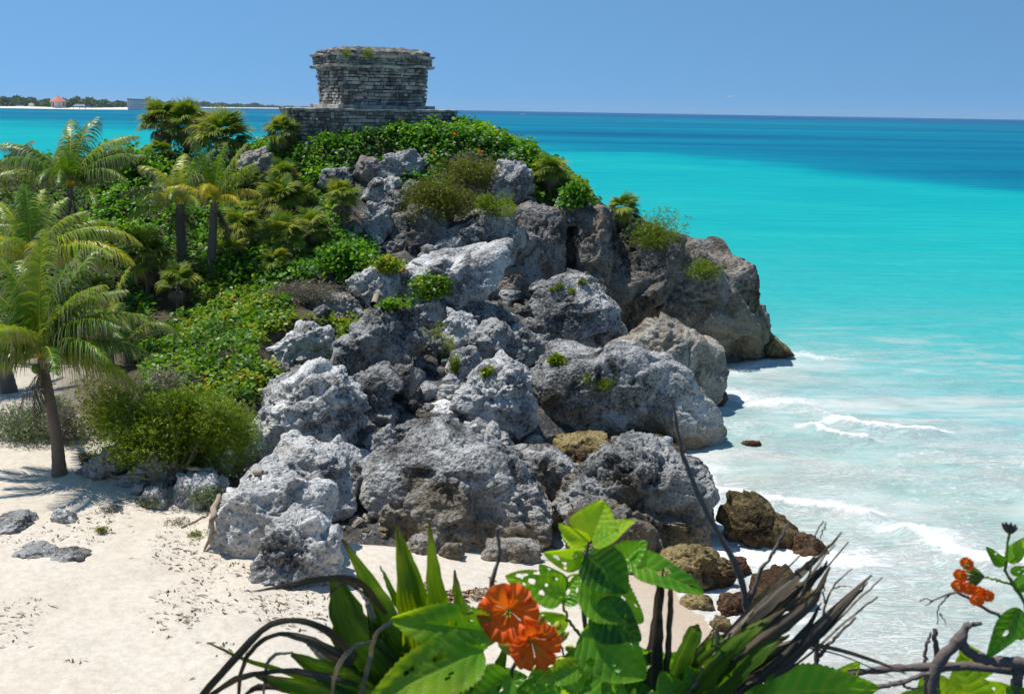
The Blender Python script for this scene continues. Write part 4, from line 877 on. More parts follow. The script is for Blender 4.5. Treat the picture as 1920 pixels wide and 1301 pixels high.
# ------------------------------------------------------------ coconut palms
def coco_frond(seed, L=4.0, e0=60, bend=90, yel=.5, dryt=.4, side=0.0, nl=70, wid=1.25):
    """frond growing along +X from the crown; e0 start elevation, bend total downward turn (deg)"""
    r = np.random.default_rng(seed); ns = 22; pt = np.zeros(3); pts = [pt.copy()]; el = R(e0); ds = L / ns; yaw = 0
    for i in range(ns):
        t = (i + 1) / ns; el2 = el - R(bend) * (t ** 1.35); yaw = side * t * t
        pt = pt + ds * np.array([math.cos(el2) * math.cos(yaw), math.cos(el2) * math.sin(yaw), math.sin(el2)]); pts.append(pt.copy())
    pts = np.array(pts); rac = MB(); tube(rac, pts, np.linspace(.035, .006, ns + 1) * L / 4, 5)
    V = []; Fc = []; rn = []; dr = []; T = np.gradient(pts, axis=0); T /= np.linalg.norm(T, axis=1)[:, None]
    for k in range(nl):
        t = .12 + .88 * k / (nl - 1); i = min(int(t * ns), ns - 1); u = t * ns - i; p = pts[i] * (1 - u) + pts[i + 1] * u; tg = T[i]
        sd = np.cross(tg, (0, 0, 1)); q = np.linalg.norm(sd); sd = sd / q if q > .15 else np.array([0, 1.0, 0]); upv = np.cross(sd, tg)
        for s in (-1, 1):
            l = L * .30 * math.sin(math.pi * min(1, .12 + t * .88) ** .75) ** .6 * r.uniform(.8, 1.1) + .1
            if r.random() < .05: continue
            dirn = tg * (.55 + .5 * t + r.normal(0, .12)) + s * sd * .9 + upv * (.30 + r.normal(0, .2)); dirn /= np.linalg.norm(dirn)
            b = len(V); ww = .032 * L / 4 * wid; prev = p; dd = dirn.copy(); m = 4
            wv = np.cross(dirn, upv); wv /= np.linalg.norm(wv) + 1e-9; wv = tg * .8 + wv * .2; dryleaf = r.random() < dryt
            for j in range(m + 1):
                w_ = ww * (1 - (j / m) ** 1.5) + .002
                V += [prev + wv * w_, prev - wv * w_]
                tv = yel * .75 + r.normal(0, .05) ; rn += [tv, tv]
                dq = min(1, max(0, (j / m) * 1.9 - (.55 if dryleaf else 1.35) + r.normal(0, .08))) * (1 if dryleaf else .6); dr += [dq, dq]
                dd = dd + np.array([0, 0, -.42 - .30 * j]) * (l / L * 2.2 + .25); dd /= np.linalg.norm(dd); prev = prev + dd * l / m
            Fc += [(b + 2 * j, b + 2 * j + 1, b + 2 * j + 3, b + 2 * j + 2) for j in range(m)]
    n0 = rac.n; V = np.array(V); Fc = np.array(Fc) + n0
    allv = np.concatenate(rac.v + [V]); 
    return mk_mesh('frond', allv, [np.concatenate(rac.f3), np.concatenate(rac.f4 + [Fc])], {'rnd': np.clip(np.concatenate([np.full(n0, .95), rn]), 0, 1), 'dry': np.concatenate([np.zeros(n0), dr])})
def coco_palm(label, crown, base, L, fronds=None, n=14, seed=0, trunk_r=.17, dark=False, nuts=0, yel=.5, dry=.5, skirt=3, group='coconut palms on the left'):
    crown = np.asarray(crown, float); base = np.asarray(base, float); r = np.random.default_rng(seed + 60)
    root = empty('coconut_palm', tuple(base), label, 'palm', group); c = crown - base
    mb = MB(); H_ = np.linalg.norm(c); m = max(10, int(H_ / .1)); pth = smooth_path([(0, 0, -.4), c * (.30, .3, .30) + np.array([-c[0] * .18, 0, 0]), c * (.65, .65, .65) + np.array([-c[0] * .14, 0, 0]), c], m)
    tt = np.linspace(0, 1, m); rad = trunk_r * (1.0 - .28 * tt + .75 * np.exp(-tt * H_ / .35)) * (1 + .05 * (np.arange(m) % 2)); tube(mb, pth, rad, 12)
    mb.build('trunk', M_TRUNKD if dark else M_TRUNK, root)
    if fronds is None:
        fronds = []
        for k in range(n):
            t = (k + .5) / n; fronds.append((k * 137.5 + r.uniform(-12, 12), 84 - 88 * t ** .8, 55 + 60 * r.uniform(0, 1), r.uniform(.85, 1.05)))
    for k, (az, e0, bend, lk) in enumerate(fronds):
        o = link('frond', coco_frond(seed * 40 + k, L * lk, e0, bend, yel=yel + r.uniform(-.3, .35), dryt=dry * r.uniform(.5, 1.3), side=r.uniform(-.3, .3)), M_COCO, root, tuple(c))
        o.rotation_euler = (0, 0, R(az))
    # fibrous dead sheath under the crown
    for k in range(skirt):
        o = link('dead_frond', coco_frond(seed * 40 + 30 + k, L * r.uniform(.4, .62), -48, 40, yel=.2, dryt=1.5, nl=26), M_DEADFAN, root, tuple(c - np.array([0, 0, .1 + .25 * k / skirt]))); o.rotation_euler = (0, 0, R(r.uniform(0, 360)))
    for k in range(nuts):
        v, f = ico(3); a = k * 2.1; link('coconut', mk_mesh('coconut', v * (.11, .11, .14) + c + np.array([math.cos(a) * .22, math.sin(a) * .22, -.25]), f, {'rnd': np.full(len(v), .3), 'dry': np.zeros(len(v))}), M_COCO, root)
    return root
def CB(px, py, bx, by):
    b = HIT(bx, by); return P(px, py, b[1]), b
b1 = G(112, 890)
coco_palm('leaning coconut palm in front on the sand with a bare trunk', P(78, 672, b1[1] + .2), b1, 3.25, trunk_r=.17, seed=1, yel=.45, dry=.6, skirt=4, nuts=4,
          fronds=[(20, 86, 40, 1.0), (150, 82, 45, 1.05), (95, 88, 25, 1.1), (-20, 72, 60, 1.0), (10, 58, 85, 1.05), (-35, 46, 90, .95), (5, 35, 80, 1.0), (-15, 22, 75, .95), (-60, 40, 85, .85),
                  (200, 60, 80, 1.0), (175, 40, 85, .95), (185, 20, 75, .85), (215, 45, 85, .9), (60, 55, 80, .9), (120, 50, 80, .9), (250, 65, 90, .85), (-90, 60, 70, .8), (160, 5, 60, .7), (40, 78, 45, 1.05), (0, 70, 70, 1.0), (-25, 58, 80, 1.0), (-8, 12, 70, .95), (130, 75, 50, 1.0), (165, 68, 60, 1.0)])
coco_palm('coconut palm at upper left with blue-green fronds against the sea', *CB(132, 350, 120, 560), 3.7, seed=2, dark=True, yel=.45, dry=.55,
          fronds=[(100, 80, 60, 1.0), (170, 62, 75, 1.0), (40, 60, 70, .95), (150, 48, 80, 1.0), (10, 42, 40, .95), (-20, 45, 85, .9), (195, 35, 70, 1.0), (-70, 70, 90, .9), (-100, 55, 110, .8), (215, 55, 80, .95), (70, 45, 80, .9), (130, 30, 70, .8), (-45, 15, 60, .8), (75, 75, 45, 1.0), (20, 68, 70, 1.05), (-5, 50, 60, 1.0), (165, 55, 60, 1.05), (-80, 50, 100, .9), (120, 60, 70, .9)])
coco_palm('broad yellow-fronded coconut palm at the left edge', *CB(62, 492, 60, 660), 3.2, seed=3, dark=True, yel=.75, dry=.5,
          fronds=[(95, 80, 40, 1.0), (150, 72, 55, 1.0), (30, 70, 60, .95), (175, 50, 70, 1.0), (5, 52, 75, 1.25), (-15, 34, 60, 1.3), (12, 52, 95, 1.5), (-6, 40, 88, 1.45), (22, 60, 80, 1.2), (200, 30, 70, .9), (-60, 60, 90, .8), (0, 20, 60, 1.2), (-100, 70, 100, .8), (60, 50, 70, .9), (230, 50, 80, .9), (120, 85, 30, 1.0), (70, 75, 50, 1.0)])
coco_palm('left of the twin coconut palms with a dark trunk', *CB(338, 382, 342, 520), 2.9, seed=4, dark=True, trunk_r=.24, skirt=9, yel=.6, dry=.8,
          fronds=[(165, 72, 80, 1.0), (185, 45, 85, 1.0), (100, 80, 60, .95), (20, 75, 40, 1.0), (200, 15, 70, .85), (-90, 60, 110, .8), (-50, 40, 90, .75), (0, 50, 90, .7), (-130, 45, 95, .8), (140, 50, 80, .9)])
coco_palm('right of the twin coconut palms with upright yellow fronds', *CB(402, 380, 398, 520), 3.0, seed=5, dark=True, trunk_r=.22, skirt=7, yel=.85, dry=.6,
          fronds=[(170, 78, 15, 1.05), (10, 72, 25, 1.0), (-10, 62, 45, .9), (60, 85, 25, .9), (20, 45, 80, .75), (185, 50, 80, .8), (-90, 65, 100, .75), (-40, 40, 90, .7), (130, 60, 60, .8)])
coco_palm('small coconut palm behind the leaning palm with one upright frond', *CB(205, 610, 205, 690), 2.3, seed=6, dark=True, trunk_r=.16, yel=.6, dry=.6,
          fronds=[(30, 80, 25, 1.0), (0, 45, 85, .8), (-40, 35, 80, .7), (180, 50, 80, .8), (150, 65, 60, .8), (-90, 50, 90, .7), (90, 60, 80, .7)])
coco_palm('low coconut palm whose grey frond arches over the dark hollow', *CB(240, 640, 240, 680), 2.5, seed=7, dark=True, trunk_r=.15, yel=.5, dry=1.2, skirt=1,
          fronds=[(0, 62, 130, 1.0), (-100, 30, 80, .6), (150, 40, 80, .5), (60, 50, 80, .5)])
coco_palm('coconut palm cut off by the left edge with a grey drooping frond', *CB(-35, 350, -35, 560), 3.0, seed=8, dark=True, yel=.35, dry=1.0,
          fronds=[(10, 55, 30, 1.0), (-10, 40, 100, .9), (15, 35, 85, .8), (100, 70, 60, .9), (180, 50, 80, .9), (-90, 45, 90, .8), (-30, 15, 70, .8)])
coco_palm('coconut palm at the left edge seen only by its dark leaning trunk', *CB(-110, 520, 20, 735), 3.2, seed=9, dark=True, trunk_r=.24, yel=.4, dry=.6, n=10)

# ------------------------------------------------------------ ruin
def stonemat(name, warm=0.0):
    m, t, b = mat_new(name); p = gpos(t)
    n1 = noise(t, p, 3, 6, .65); n2 = noise(t, p, 12, 6, .7)
    c = ramp(t, math_(t, 'ADD', math_(t, 'MULTIPLY', attr(t, 'rnd'), .55), math_(t, 'MULTIPLY', n2, .45)), [(.2, (.07, .066, .06)), (.42, (.20, .19, .172)), (.62, (.37, .35, .31)), (.85, (.60, .57, .51))])
    dk = ramp(t, noise(t, vscale(t, p, (1.3, 1.3, .5)), 1.1, 6, .7, .9), [(.44, 1.0), (.54, 0.0)])
    c = mix(t, math_(t, 'MULTIPLY', dk, .62), c, (.075, .07, .062))
    c = mix(t, math_(t, 'MULTIPLY', ramp(t, noise(t, p, .8, 5, .7, 1.0), [(.55, 0.0), (.63, 1.0)]), .5), c, (.62, .58, .50))
    t.links.new(c, b.inputs['Base Color']); b.inputs['Roughness'].default_value = .95; b.inputs['Specular IOR Level'].default_value = .15
    bump(t, b, math_(t, 'ADD', n2, n1), .8, .05); return m
M_STONE = stonemat('ruin_stone')
def ruin_wall(mb, A, B, z0, z1, r, course=.19, lenr=(.14, .62), jit=.05, out=.04, flare=0.0):
    """irregular courses of stones on a vertical face from A to B (outside on the right of A->B)"""
    A = np.array(A, float); B = np.array(B, float); L = np.linalg.norm(B - A); t = (B - A) / L; nrm = np.array([t[1], -t[0]])
    z = z0
    while z < z1 - .04:
        ch = min(course * r.uniform(.7, 1.3), z1 - z)
        if z1 - z - ch < .05: ch = z1 - z
        s = -r.uniform(0, .2)
        while s < L:
            ln = r.uniform(*lenr); e = min(s + ln, L); s_ = max(s, 0)
            if e - s_ > .05:
                o = out * r.uniform(-.6, 1.6) + flare * (z - z0); g = .012
                P0 = A + t * (s_ + g) + nrm * o; P1 = A + t * (e - g) + nrm * o; q0 = P0 - nrm * (.25 + o); q1 = P1 - nrm * (.25 + o)
                j = lambda: r.uniform(-jit, jit) * .6
                dz_ = .014 * math.sin(s_ * 1.7 + z * 2.3 + A[0]) + r.uniform(-.012, .012); zz0, zz1 = z + g + dz_ * (z > z0 + .1), z + ch * r.uniform(.8, 1.0) - g + dz_ * (z + ch < z1 - .05)
                v = [(P0[0] + j(), P0[1] + j(), zz0 + j() * .5), (P1[0] + j(), P1[1] + j(), zz0 + j() * .5), (P1[0] + j(), P1[1] + j(), zz1 + j() * .5), (P0[0] + j(), P0[1] + j(), zz1 + j() * .5),
                     (q0[0], q0[1], zz0), (q1[0], q1[1], zz0), (q1[0], q1[1], zz1), (q0[0], q0[1], zz1)]
                mb.add(v, np.array([(0, 1, 2, 3), (0, 4, 5, 1), (3, 2, 6, 7), (0, 3, 7, 4), (1, 5, 6, 2)]), r.uniform(.15, 1))
            s = e if e >= L else s + ln
        z += ch
def core(mb, poly, z0, z1, inset=.06):
    poly = np.array(poly, float); c = poly.mean(0); q = c + (poly - c) * (1 - inset / np.linalg.norm(poly - c, axis=1)[:, None]); n = len(q)
    v = [(x, y, z0) for x, y in q] + [(x, y, z1) for x, y in q] + [(c[0], c[1], z1 + .01)]
    mb.add(v, np.array([(i, (i + 1) % n, n + (i + 1) % n, n + i) for i in range(n)]), .15)
    mb.add([(x, y, z1) for x, y in q] + [(c[0], c[1], z1 + .02)], np.array([(i, (i + 1) % n, n) for i in range(n)]), .5)
def slab_ring(mb, poly, z0, z1, grow, r, rndv=.75, wav=.03, seg=14):
    """a wavering slab: cornice or floor"""
    poly = np.array(poly, float); c = poly.mean(0); n = len(poly); ring = []
    for i in range(n):
        a, b = poly[i], poly[(i + 1) % n]
        for k in range(seg): ring.append(a + (b - a) * k / seg)
    ring = np.array(ring); d = ring - c; d /= np.linalg.norm(d, axis=1)[:, None]; m = len(ring)
    g = grow + r.normal(0, wav * .6, m); dz = r.normal(0, wav * .5, m); dz = (dz + np.roll(dz, 1) + np.roll(dz, 2)) / 1.7
    lo = ring + d * (g * .7)[:, None]; hi = ring + d * g[:, None]
    v = [(x, y, z0 + e) for (x, y), e in zip(lo, dz)] + [(x, y, z1 + e) for (x, y), e in zip(hi, dz)]
    f = [(i, (i + 1) % m, m + (i + 1) % m, m + i) for i in range(m)]
    mb.add(v, np.array(f), rndv)
    mb.add([(x, y, z1 + e) for (x, y), e in zip(hi, dz)] + [(c[0], c[1], z1)], np.array([(i, (i + 1) % m, m) for i in range(m)]), rndv)
    mb.add([(x, y, z0 + e) for (x, y), e in zip(lo, dz)] + [(c[0], c[1], z0)], np.array([((i + 1) % m, i, m) for i in range(m)]), rndv * .6)
def build_ruin():
    r = np.random.default_rng(3)
    root = empty('temple_ruin', (-8, 63, 11.9), 'small square grey stone temple ruin on its platform at the top of the headland', 'ruin')
    K = P(640, 204, 61)[:2]; a = R(30); e1 = np.array([math.cos(a), math.sin(a)]); e2 = np.array([-math.sin(a), math.cos(a)])
    rect = [K, K + e1 * 5.15, K + e1 * 5.15 + e2 * 3.9, K + e2 * 3.9]
    zb = 12.12; cr0 = np.mean(rect, 0); base = [q + (cr0 - q) / np.linalg.norm(cr0 - q) * .24 for q in rect]
    def loc(mb): mb.v = [v - np.array([-8, 63, 11.9]) for v in mb.v]; return mb
    def grow(poly, g): poly = np.array(poly); c = poly.mean(0); return [c + (q - c) * (1 + g / np.linalg.norm(q - c)) for q in poly]
    def walls(poly, z0, z1, **kw):
        mb = MB(); core(mb, poly, z0, z1 - .02)
        for i in range(len(poly)): ruin_wall(mb, poly[i], poly[(i + 1) % len(poly)], z0, z1, r, **kw)
        return mb
    pl = [P(526, 210, 62)[:2], P(552, 210, 60.2)[:2], P(620, 210, 59.6)[:2], P(828, 210, 61)[:2], P(856, 210, 63.5)[:2], P(840, 210, 68)[:2], P(560, 210, 68)[:2]]
    loc(walls(pl, 9.6, 11.84, course=.2, lenr=(.15, .45), out=.05, jit=.05)).build('platform', M_STONE, root, smooth=False)
    mb = MB(); slab_ring(mb, pl, 11.82, 11.92, .07, r, .9, .04, 10); loc(mb).build('platform_paving', M_STONE, root, smooth=False)
    mb = MB(); slab_ring(mb, grow(rect, .26), 11.9, zb, .05, r, .95, .03); loc(mb).build('plinth', M_STONE, root, smooth=False)
    loc(walls(base, zb, 14.12, flare=.085)).build('wall', M_STONE, root, smooth=False)
    mb = MB(); slab_ring(mb, rect, 14.06, 14.2, .27, r, 1.0, .06); loc(mb).build('lower_cornice', M_STONE, root, smooth=False)
    loc(walls(grow(rect, .10), 14.18, 14.66, course=.15)).build('frieze', M_STONE, root, smooth=False)
    mb = MB(); slab_ring(mb, rect, 14.63, 14.76, .31, r, 1.0, .06); loc(mb).build('upper_cornice', M_STONE, root, smooth=False)
    loc(walls(grow(rect, -.02), 14.74, 14.96, course=.12)).build('parapet', M_STONE, root, smooth=False)
    # low domed rubble roof
    c = np.mean(rect, 0); n = 26; V = []; f = []
    for i in range(n + 1):
        for j in range(n + 1):
            u, v = i / n * 2 - 1, j / n * 2 - 1; q = c + e1 * 2.6 * u + e2 * 1.97 * v
            h = .26 * (1 - max(abs(u), abs(v)) ** 4) + .03 * r.normal(); V.append((q[0], q[1], 14.92 + max(h, -.03)))
    idx = lambda i, j: i * (n + 1) + j
    f = [(idx(i, j), idx(i + 1, j), idx(i + 1, j + 1), idx(i, j + 1)) for i in range(n) for j in range(n)]
    mb = MB(); mb.add(V, np.array(f), r.uniform(.05, .6, len(V))); loc(mb).build('roof', M_STONE, root, smooth=False)
    for (px, py, s) in [(648, 95, .14), (775, 104, .2), (782, 108, .14)]:
        V, ff = rock_shape(np.array([(-1, -1), (1, -1), (.7, .8), (-.5, 1.1)]) * s, s * 2, int(px), 3); q = P(px, py + 3, 62)
        link('loose_roof_stone', mk_mesh('loose_roof_stone', V + q - np.array([-8, 63, 11.9]), ff, {'rnd': np.full(len(V), .4)}), M_STONE, root)
    for i, (px, py, wd, lb) in enumerate([(693, 106, 22, 'bright green grass tuft growing on the roof edge of the ruin'), (650, 106, 16, 'small dark green tuft on the ruin roof at left')]):
        shrub(lb, px, py, wd, 15, M_FINE, Y=61.25 + .4 * i, size=.12, seed=80 + i, lump=3, stems=1, name='grass_tuft')
build_ruin()

# ------------------------------------------------------------ far coast
def build_coast():
    M_FAR = simple('far_forest', (.055, .085, .05), .95, .05, .5, .2, 1); M_SANDF = simple('far_sand', (.82, .76, .66), .95, .05, .08, .1, 1)
    M_WH = simple('far_white_wall', (.80, .74, .70), .9, .1, .1, .1, .1); M_RD = simple('far_red_roof', (.60, .20, .14), .9, .1, .15, .1, .1); M_DKW = simple('far_opening', (.26, .25, .26), .7, .1, .1, .1, .1)
    def strip(name, pxs, Y, z0, z1f, mat, label, depth=200, seed=1, kind='structure', cat=None, jag=0):
        r = np.random.default_rng(seed); n = len(pxs); V = []; m = 10
        for i, px in enumerate(pxs):
            y = Y(px) if callable(Y) else Y; q = P(px, 205, y)
            for k in range(m + 1):
                t = k / m; h = z1f(px) * (math.sin(math.pi * min(1, t * 1.0)) ** .35) * (1 + jag * r.uniform(-1, 1)) if 0 < k < m else z0
                V.append((q[0] * (y + depth * t) / y, y + depth * t, max(h, z0)))
        f = [(i * (m + 1) + k, (i + 1) * (m + 1) + k, (i + 1) * (m + 1) + k + 1, i * (m + 1) + k + 1) for i in range(n - 1) for k in range(m)]
        o = link(name, mk_mesh(name, V, np.array(f)), mat); tag(o, label, cat, None, kind); return o
    px1 = np.arange(-500, 305, 3.0); Y1 = lambda px: 2150 + max(0, px - 150) * 2.0 + max(0, -px) * .8
    strip('far_beach', px1, Y1, -1, lambda px: 2.6 + 1.2 * math.sin(px * .03) + (1.5 if 130 < px < 290 else 0), M_SANDF, 'distant white sand shore under the forest', 260, 1)
    M_CAN = leafmat('far_canopy', [(0, (.06, .10, .055)), (.5, (.09, .145, .075)), (1, (.13, .19, .09))], transl=.1, rough=.8)
    def forest(name, label, x0, x1, Yf, dep, hf, n, sz, seed):
        r = np.random.default_rng(seed); px = r.uniform(x0, x1, n); t = r.uniform(0, 1, n) ** 1.5
        y = np.array([Yf(p) for p in px]) + 60 + dep * t; H_ = np.array([hf(p) for p in px]) * r.uniform(.8, 1.08, n)
        base = np.array([P(a, 205, b)[0] for a, b in zip(px, y)]); z = H_ * r.uniform(.1, 1, n) ** .5
        me = leaf_mesh(name, np.stack([base, y, z], 1), sz, LT_BROAD, r, 1.5, .5 + .35 * fbm(np.stack([base * .02, y * .02, z * .05], 1), 2, seed) + r.normal(0, .12, n))
        o = link(name, me, M_CAN); tag(o, label, 'forest', None, 'stuff')
    forest('far_forest', 'distant low green forest along the shore at left', -480, 303, Y1, 140, lambda p: 17 + 3 * math.sin(p * .05) + 2 * math.sin(p * .23), 16000, 4.5, 1)
    Y2 = lambda px: 3600 + (px - 300) * 9
    px2 = np.arange(270, 596, 4.0)
    strip('farther_beach', px2, Y2, -1, lambda px: max(1.5, 4.5 - (px - 300) * .004), M_SANDF, 'farther pale shore line fading towards the ruin', 200, 2)
    forest('farther_forest', 'farther hazy wooded coast behind the fan palms', 272, 590, Y2, 200, lambda p: (17 if p < 420 else 17 - (p - 420) * .06) + 5 * math.exp(-((p - 360) / 28) ** 2) + 7 * math.exp(-((p - 478) / 12) ** 2) + 2 * math.sin(p * .2), 9000, 6.0, 2)
    # thatched pavilion with a pink roof
    q = P(110, 206, 2190); root = empty('pavilion', (q[0], q[1], 3), 'distant pavilion with a pink pyramid roof on the shore', 'pavilion')
    mb = MB(); s = 15
    ringz = [(16, 9.8), (15.0, 11.0), (9, 15), (4, 18.5), (1.2, 20.5), (1.0, 21.5), (.1, 22.5)]; nn = 12
    V = [(rr * math.cos(k / nn * 6.283), rr * math.sin(k / nn * 6.283), z) for rr, z in ringz for k in range(nn)]
    mb.add(V, np.array([(i * nn + k, i * nn + (k + 1) % nn, (i + 1) * nn + (k + 1) % nn, (i + 1) * nn + k) for i in range(len(ringz) - 1) for k in range(nn)])); mb.build('roof', M_RD, root, smooth=False)
    mb = MB()
    V = [(8 * math.cos(k / nn * 6.283), 8 * math.sin(k / nn * 6.283), z) for z in (-4, 10.5) for k in range(nn)]
    mb.add(V, np.array([(k, (k + 1) % nn, nn + (k + 1) % nn, nn + k) for k in range(nn)])); mb.build('wall', M_WH, root, smooth=False)
    for k in range(8):
        mb = MB(); a = k / 8 * 6.283 + .2; tube(mb, [(12.5 * math.cos(a), 12.5 * math.sin(a), -4), (12.5 * math.cos(a), 12.5 * math.sin(a), 10.8)], .6, 6); mb.build('post', M_WH, root)
    # hotel block
    q = P(258, 205, 2330); root = empty('hotel_building', (q[0], q[1], 2), 'distant pale four-storey hotel block on the white beach', 'building')
    def box(mb, x0, x1, y0, y1, z0, z1):
        mb.add([(x0, y0, z0), (x1, y0, z0), (x1, y1, z0), (x0, y1, z0), (x0, y0, z1), (x1, y0, z1), (x1, y1, z1), (x0, y1, z1)], np.array([(0, 1, 5, 4), (1, 2, 6, 5), (2, 3, 7, 6), (3, 0, 4, 7), (4, 5, 6, 7), (3, 2, 1, 0)]))
    mb = MB(); box(mb, -20, 20, 0, 14, -3, 17.5); mb.build('wall', M_WH, root, smooth=False)
    mb = MB(); box(mb, -14, 14, -.3, 14.5, 17.3, 19.2); box(mb, -20.5, -15, -.5, 14.5, 17.5, 19.8); box(mb, 15, 20.5, -.5, 14.5, 17.5, 19.8); mb.build('roof', simple('far_terracotta', (.42, .26, .2), .9, .1, .1, .1, .1), root, smooth=False)
    for fl in range(4):
        mb = MB(); box(mb, -20.4, 20.4, -.7, -.02, 2.0 + fl * 4.2 - .3, 2.0 + fl * 4.2 + .8); mb.build('balcony', M_WH, root, smooth=False)
        for k in range(7):
            mb = MB(); x = -17 + k * 5.65; box(mb, x - .9, x + .9, -.25, .2, 3.2 + fl * 4.1, 5.0 + fl * 4.1); mb.build('window', M_DKW, root, smooth=False)
    # small white house and low dark jetty rocks on the shore
    q = P(58, 200, 2200); root = empty('beach_house', (q[0], q[1], 2), 'tiny white house at the edge of the distant forest', 'house')
    mb = MB(); box(mb, -4, 4, 0, 6, 0, 6); mb.build('wall', M_WH, root, smooth=False)
    mb = MB(); mb.add([(-5, -1, 6), (5, -1, 6), (5, 7, 6), (-5, 7, 6), (0, 3, 8.6)], np.array([(0, 1, 4), (1, 2, 4), (2, 3, 4), (3, 0, 4)])); mb.build('roof', M_DKW, root, smooth=False)
    q = P(150, 206, 2130); root = empty('beach_shelter', (q[0], q[1], 2), 'low dark thatched shelter on the distant white beach', 'shelter')
    mb = MB(); mb.add([(-12, -3, 4), (12, -3, 4), (12, 5, 4), (-12, 5, 4), (-8, 1, 7), (8, 1, 7)], np.array([(0, 1, 5, 4), (2, 3, 4, 5)])); mb.build('roof', M_DKW, root, smooth=False)
    for x in (-11, 0, 11):
        mb = MB(); tube(mb, [(x, -2, -2), (x, -2, 4.2)], .4, 6); mb.build('post', M_DKW, root)
    # boat
    M_BOAT = simple('boat_white', (.85, .85, .83), .4, 1, .05, .05, .01)
    q = PZ(981, 215.5, 0); root = empty('motor_boat', (q[0], q[1], 0), 'tiny white motor boat on the far blue water right of the ruin', 'boat')
    mb = MB(); L = 7
    st = [(-L, 1.6, .3, 1.3), (0, 2.0, .2, 1.5), (L * .6, 1.4, .2, 1.8), (L, .1, .6, 2.2)]; V = []
    for x, w_, z0, z1 in st: V += [(x, -w_, z1), (x, -w_ * .5, z0 - .4), (x, w_ * .5, z0 - .4), (x, w_, z1)]
    f = [(i * 4 + k, (i + 1) * 4 + k, (i + 1) * 4 + (k + 1) % 4, i * 4 + (k + 1) % 4) for i in range(3) for k in range(4)] + [(0, 1, 2, 3)]
    mb.add(V, np.array(f)); mb.build('hull', M_BOAT, root)
    mb = MB(); box(mb, -2.5, 1.5, -1.1, 1.1, 1.3, 3.0); mb.build('cabin', M_BOAT, root, smooth=False)
    # kite far above the sea
    q = P(1375, 184, 600); root = empty('kite', tuple(q), 'tiny yellow-green kite far off over the sea', 'kite')
    mb = MB(); V = []; n = 13
    for i in range(n):
        a = (i / (n - 1) - .5) * 2.0
        V += [(3.0 * math.sin(a) / .84, -.6, .9 * math.cos(a)), (3.0 * math.sin(a) / .84, .6, .9 * math.cos(a) + .1)]
    mb.add(V, np.array([(2 * i, 2 * i + 2, 2 * i + 3, 2 * i + 1) for i in range(n - 1)])); mb.build('canopy', simple('kite_yellow', (.55, .62, .06), .7, 1, .1, .05, .01), root)
build_coast()

# ------------------------------------------------------------ driftwood and litter on the beach
def wood(label, pts, radpx, name='driftwood', cat='driftwood', mat=None, lift=.0, group=None):
    q = []
    for i, (a, b) in enumerate(pts): q.append(HIT(a, b) + np.array([0, 0, lift]))
    q = np.array(q); rr = np.array(radpx, float) * q[:, 1].mean() / F; rr = np.interp(np.linspace(0, 1, 12), np.linspace(0, 1, len(rr)), rr)
    pth = smooth_path(q, 12); r = np.random.default_rng(int(abs(pts[0][0])) + 5); pth[1:-1] += r.normal(0, .02, (10, 3)); pth[:, 2] += rr * .6
    mb = MB(); tube(mb, pth - q[0], rr * r.uniform(.85, 1.15, 12), 8); o = mb.build(name, mat or M_WOOD, loc=tuple(q[0])); return tag(o, label, cat, group)
wood('thick pale driftwood log leaning on the white boulder', [(412, 930), (402, 965), (396, 1000), (382, 1034)], [6, 6, 5, 2])
wood('long thin driftwood pole lying under the big bush', [(335, 875), (380, 884), (430, 894), (470, 900)], [4, 4, 3, 2])
wood('short tawny driftwood stub between the white boulders', [(458, 884), (480, 887), (500, 889)], [5, 5, 4])
wood('dark driftwood pole crossing behind the tawny stub', [(410, 892), (440, 897), (470, 895)], [4, 5, 4], mat=M_TRUNKD)
wood('twisted root lying on the sand right of the palm', [(200, 885), (215, 898), (250, 896), (290, 900), (300, 898)], [4, 4, 4, 3, 2])
wood('thin forked stick on the sand near the pale stone', [(340, 990), (365, 978), (385, 968), (390, 958)], [2, 2, 1.5, 1])
wood('thin dark stick on the sand below the roots', [(205, 945), (250, 935), (280, 935), (310, 940)], [1.5, 2, 1.5, 1])
wood('weathered grey log caught above the sea-grape band', [(700, 575), (706, 560), (716, 540), (722, 528)], [6, 6, 4, 2])
wood('black crooked branch under the giant boulder', [(1010, 1010), (1025, 1012), (1035, 1025), (1045, 1030)], [4, 4, 3, 2], mat=M_TRUNKD)
wood('dark curved branch lying on the sand behind the leaning palm', [(-20, 686), (20, 686), (60, 689), (140, 688)], [3, 3, 3, 2], mat=M_TRUNKD, lift=.1)
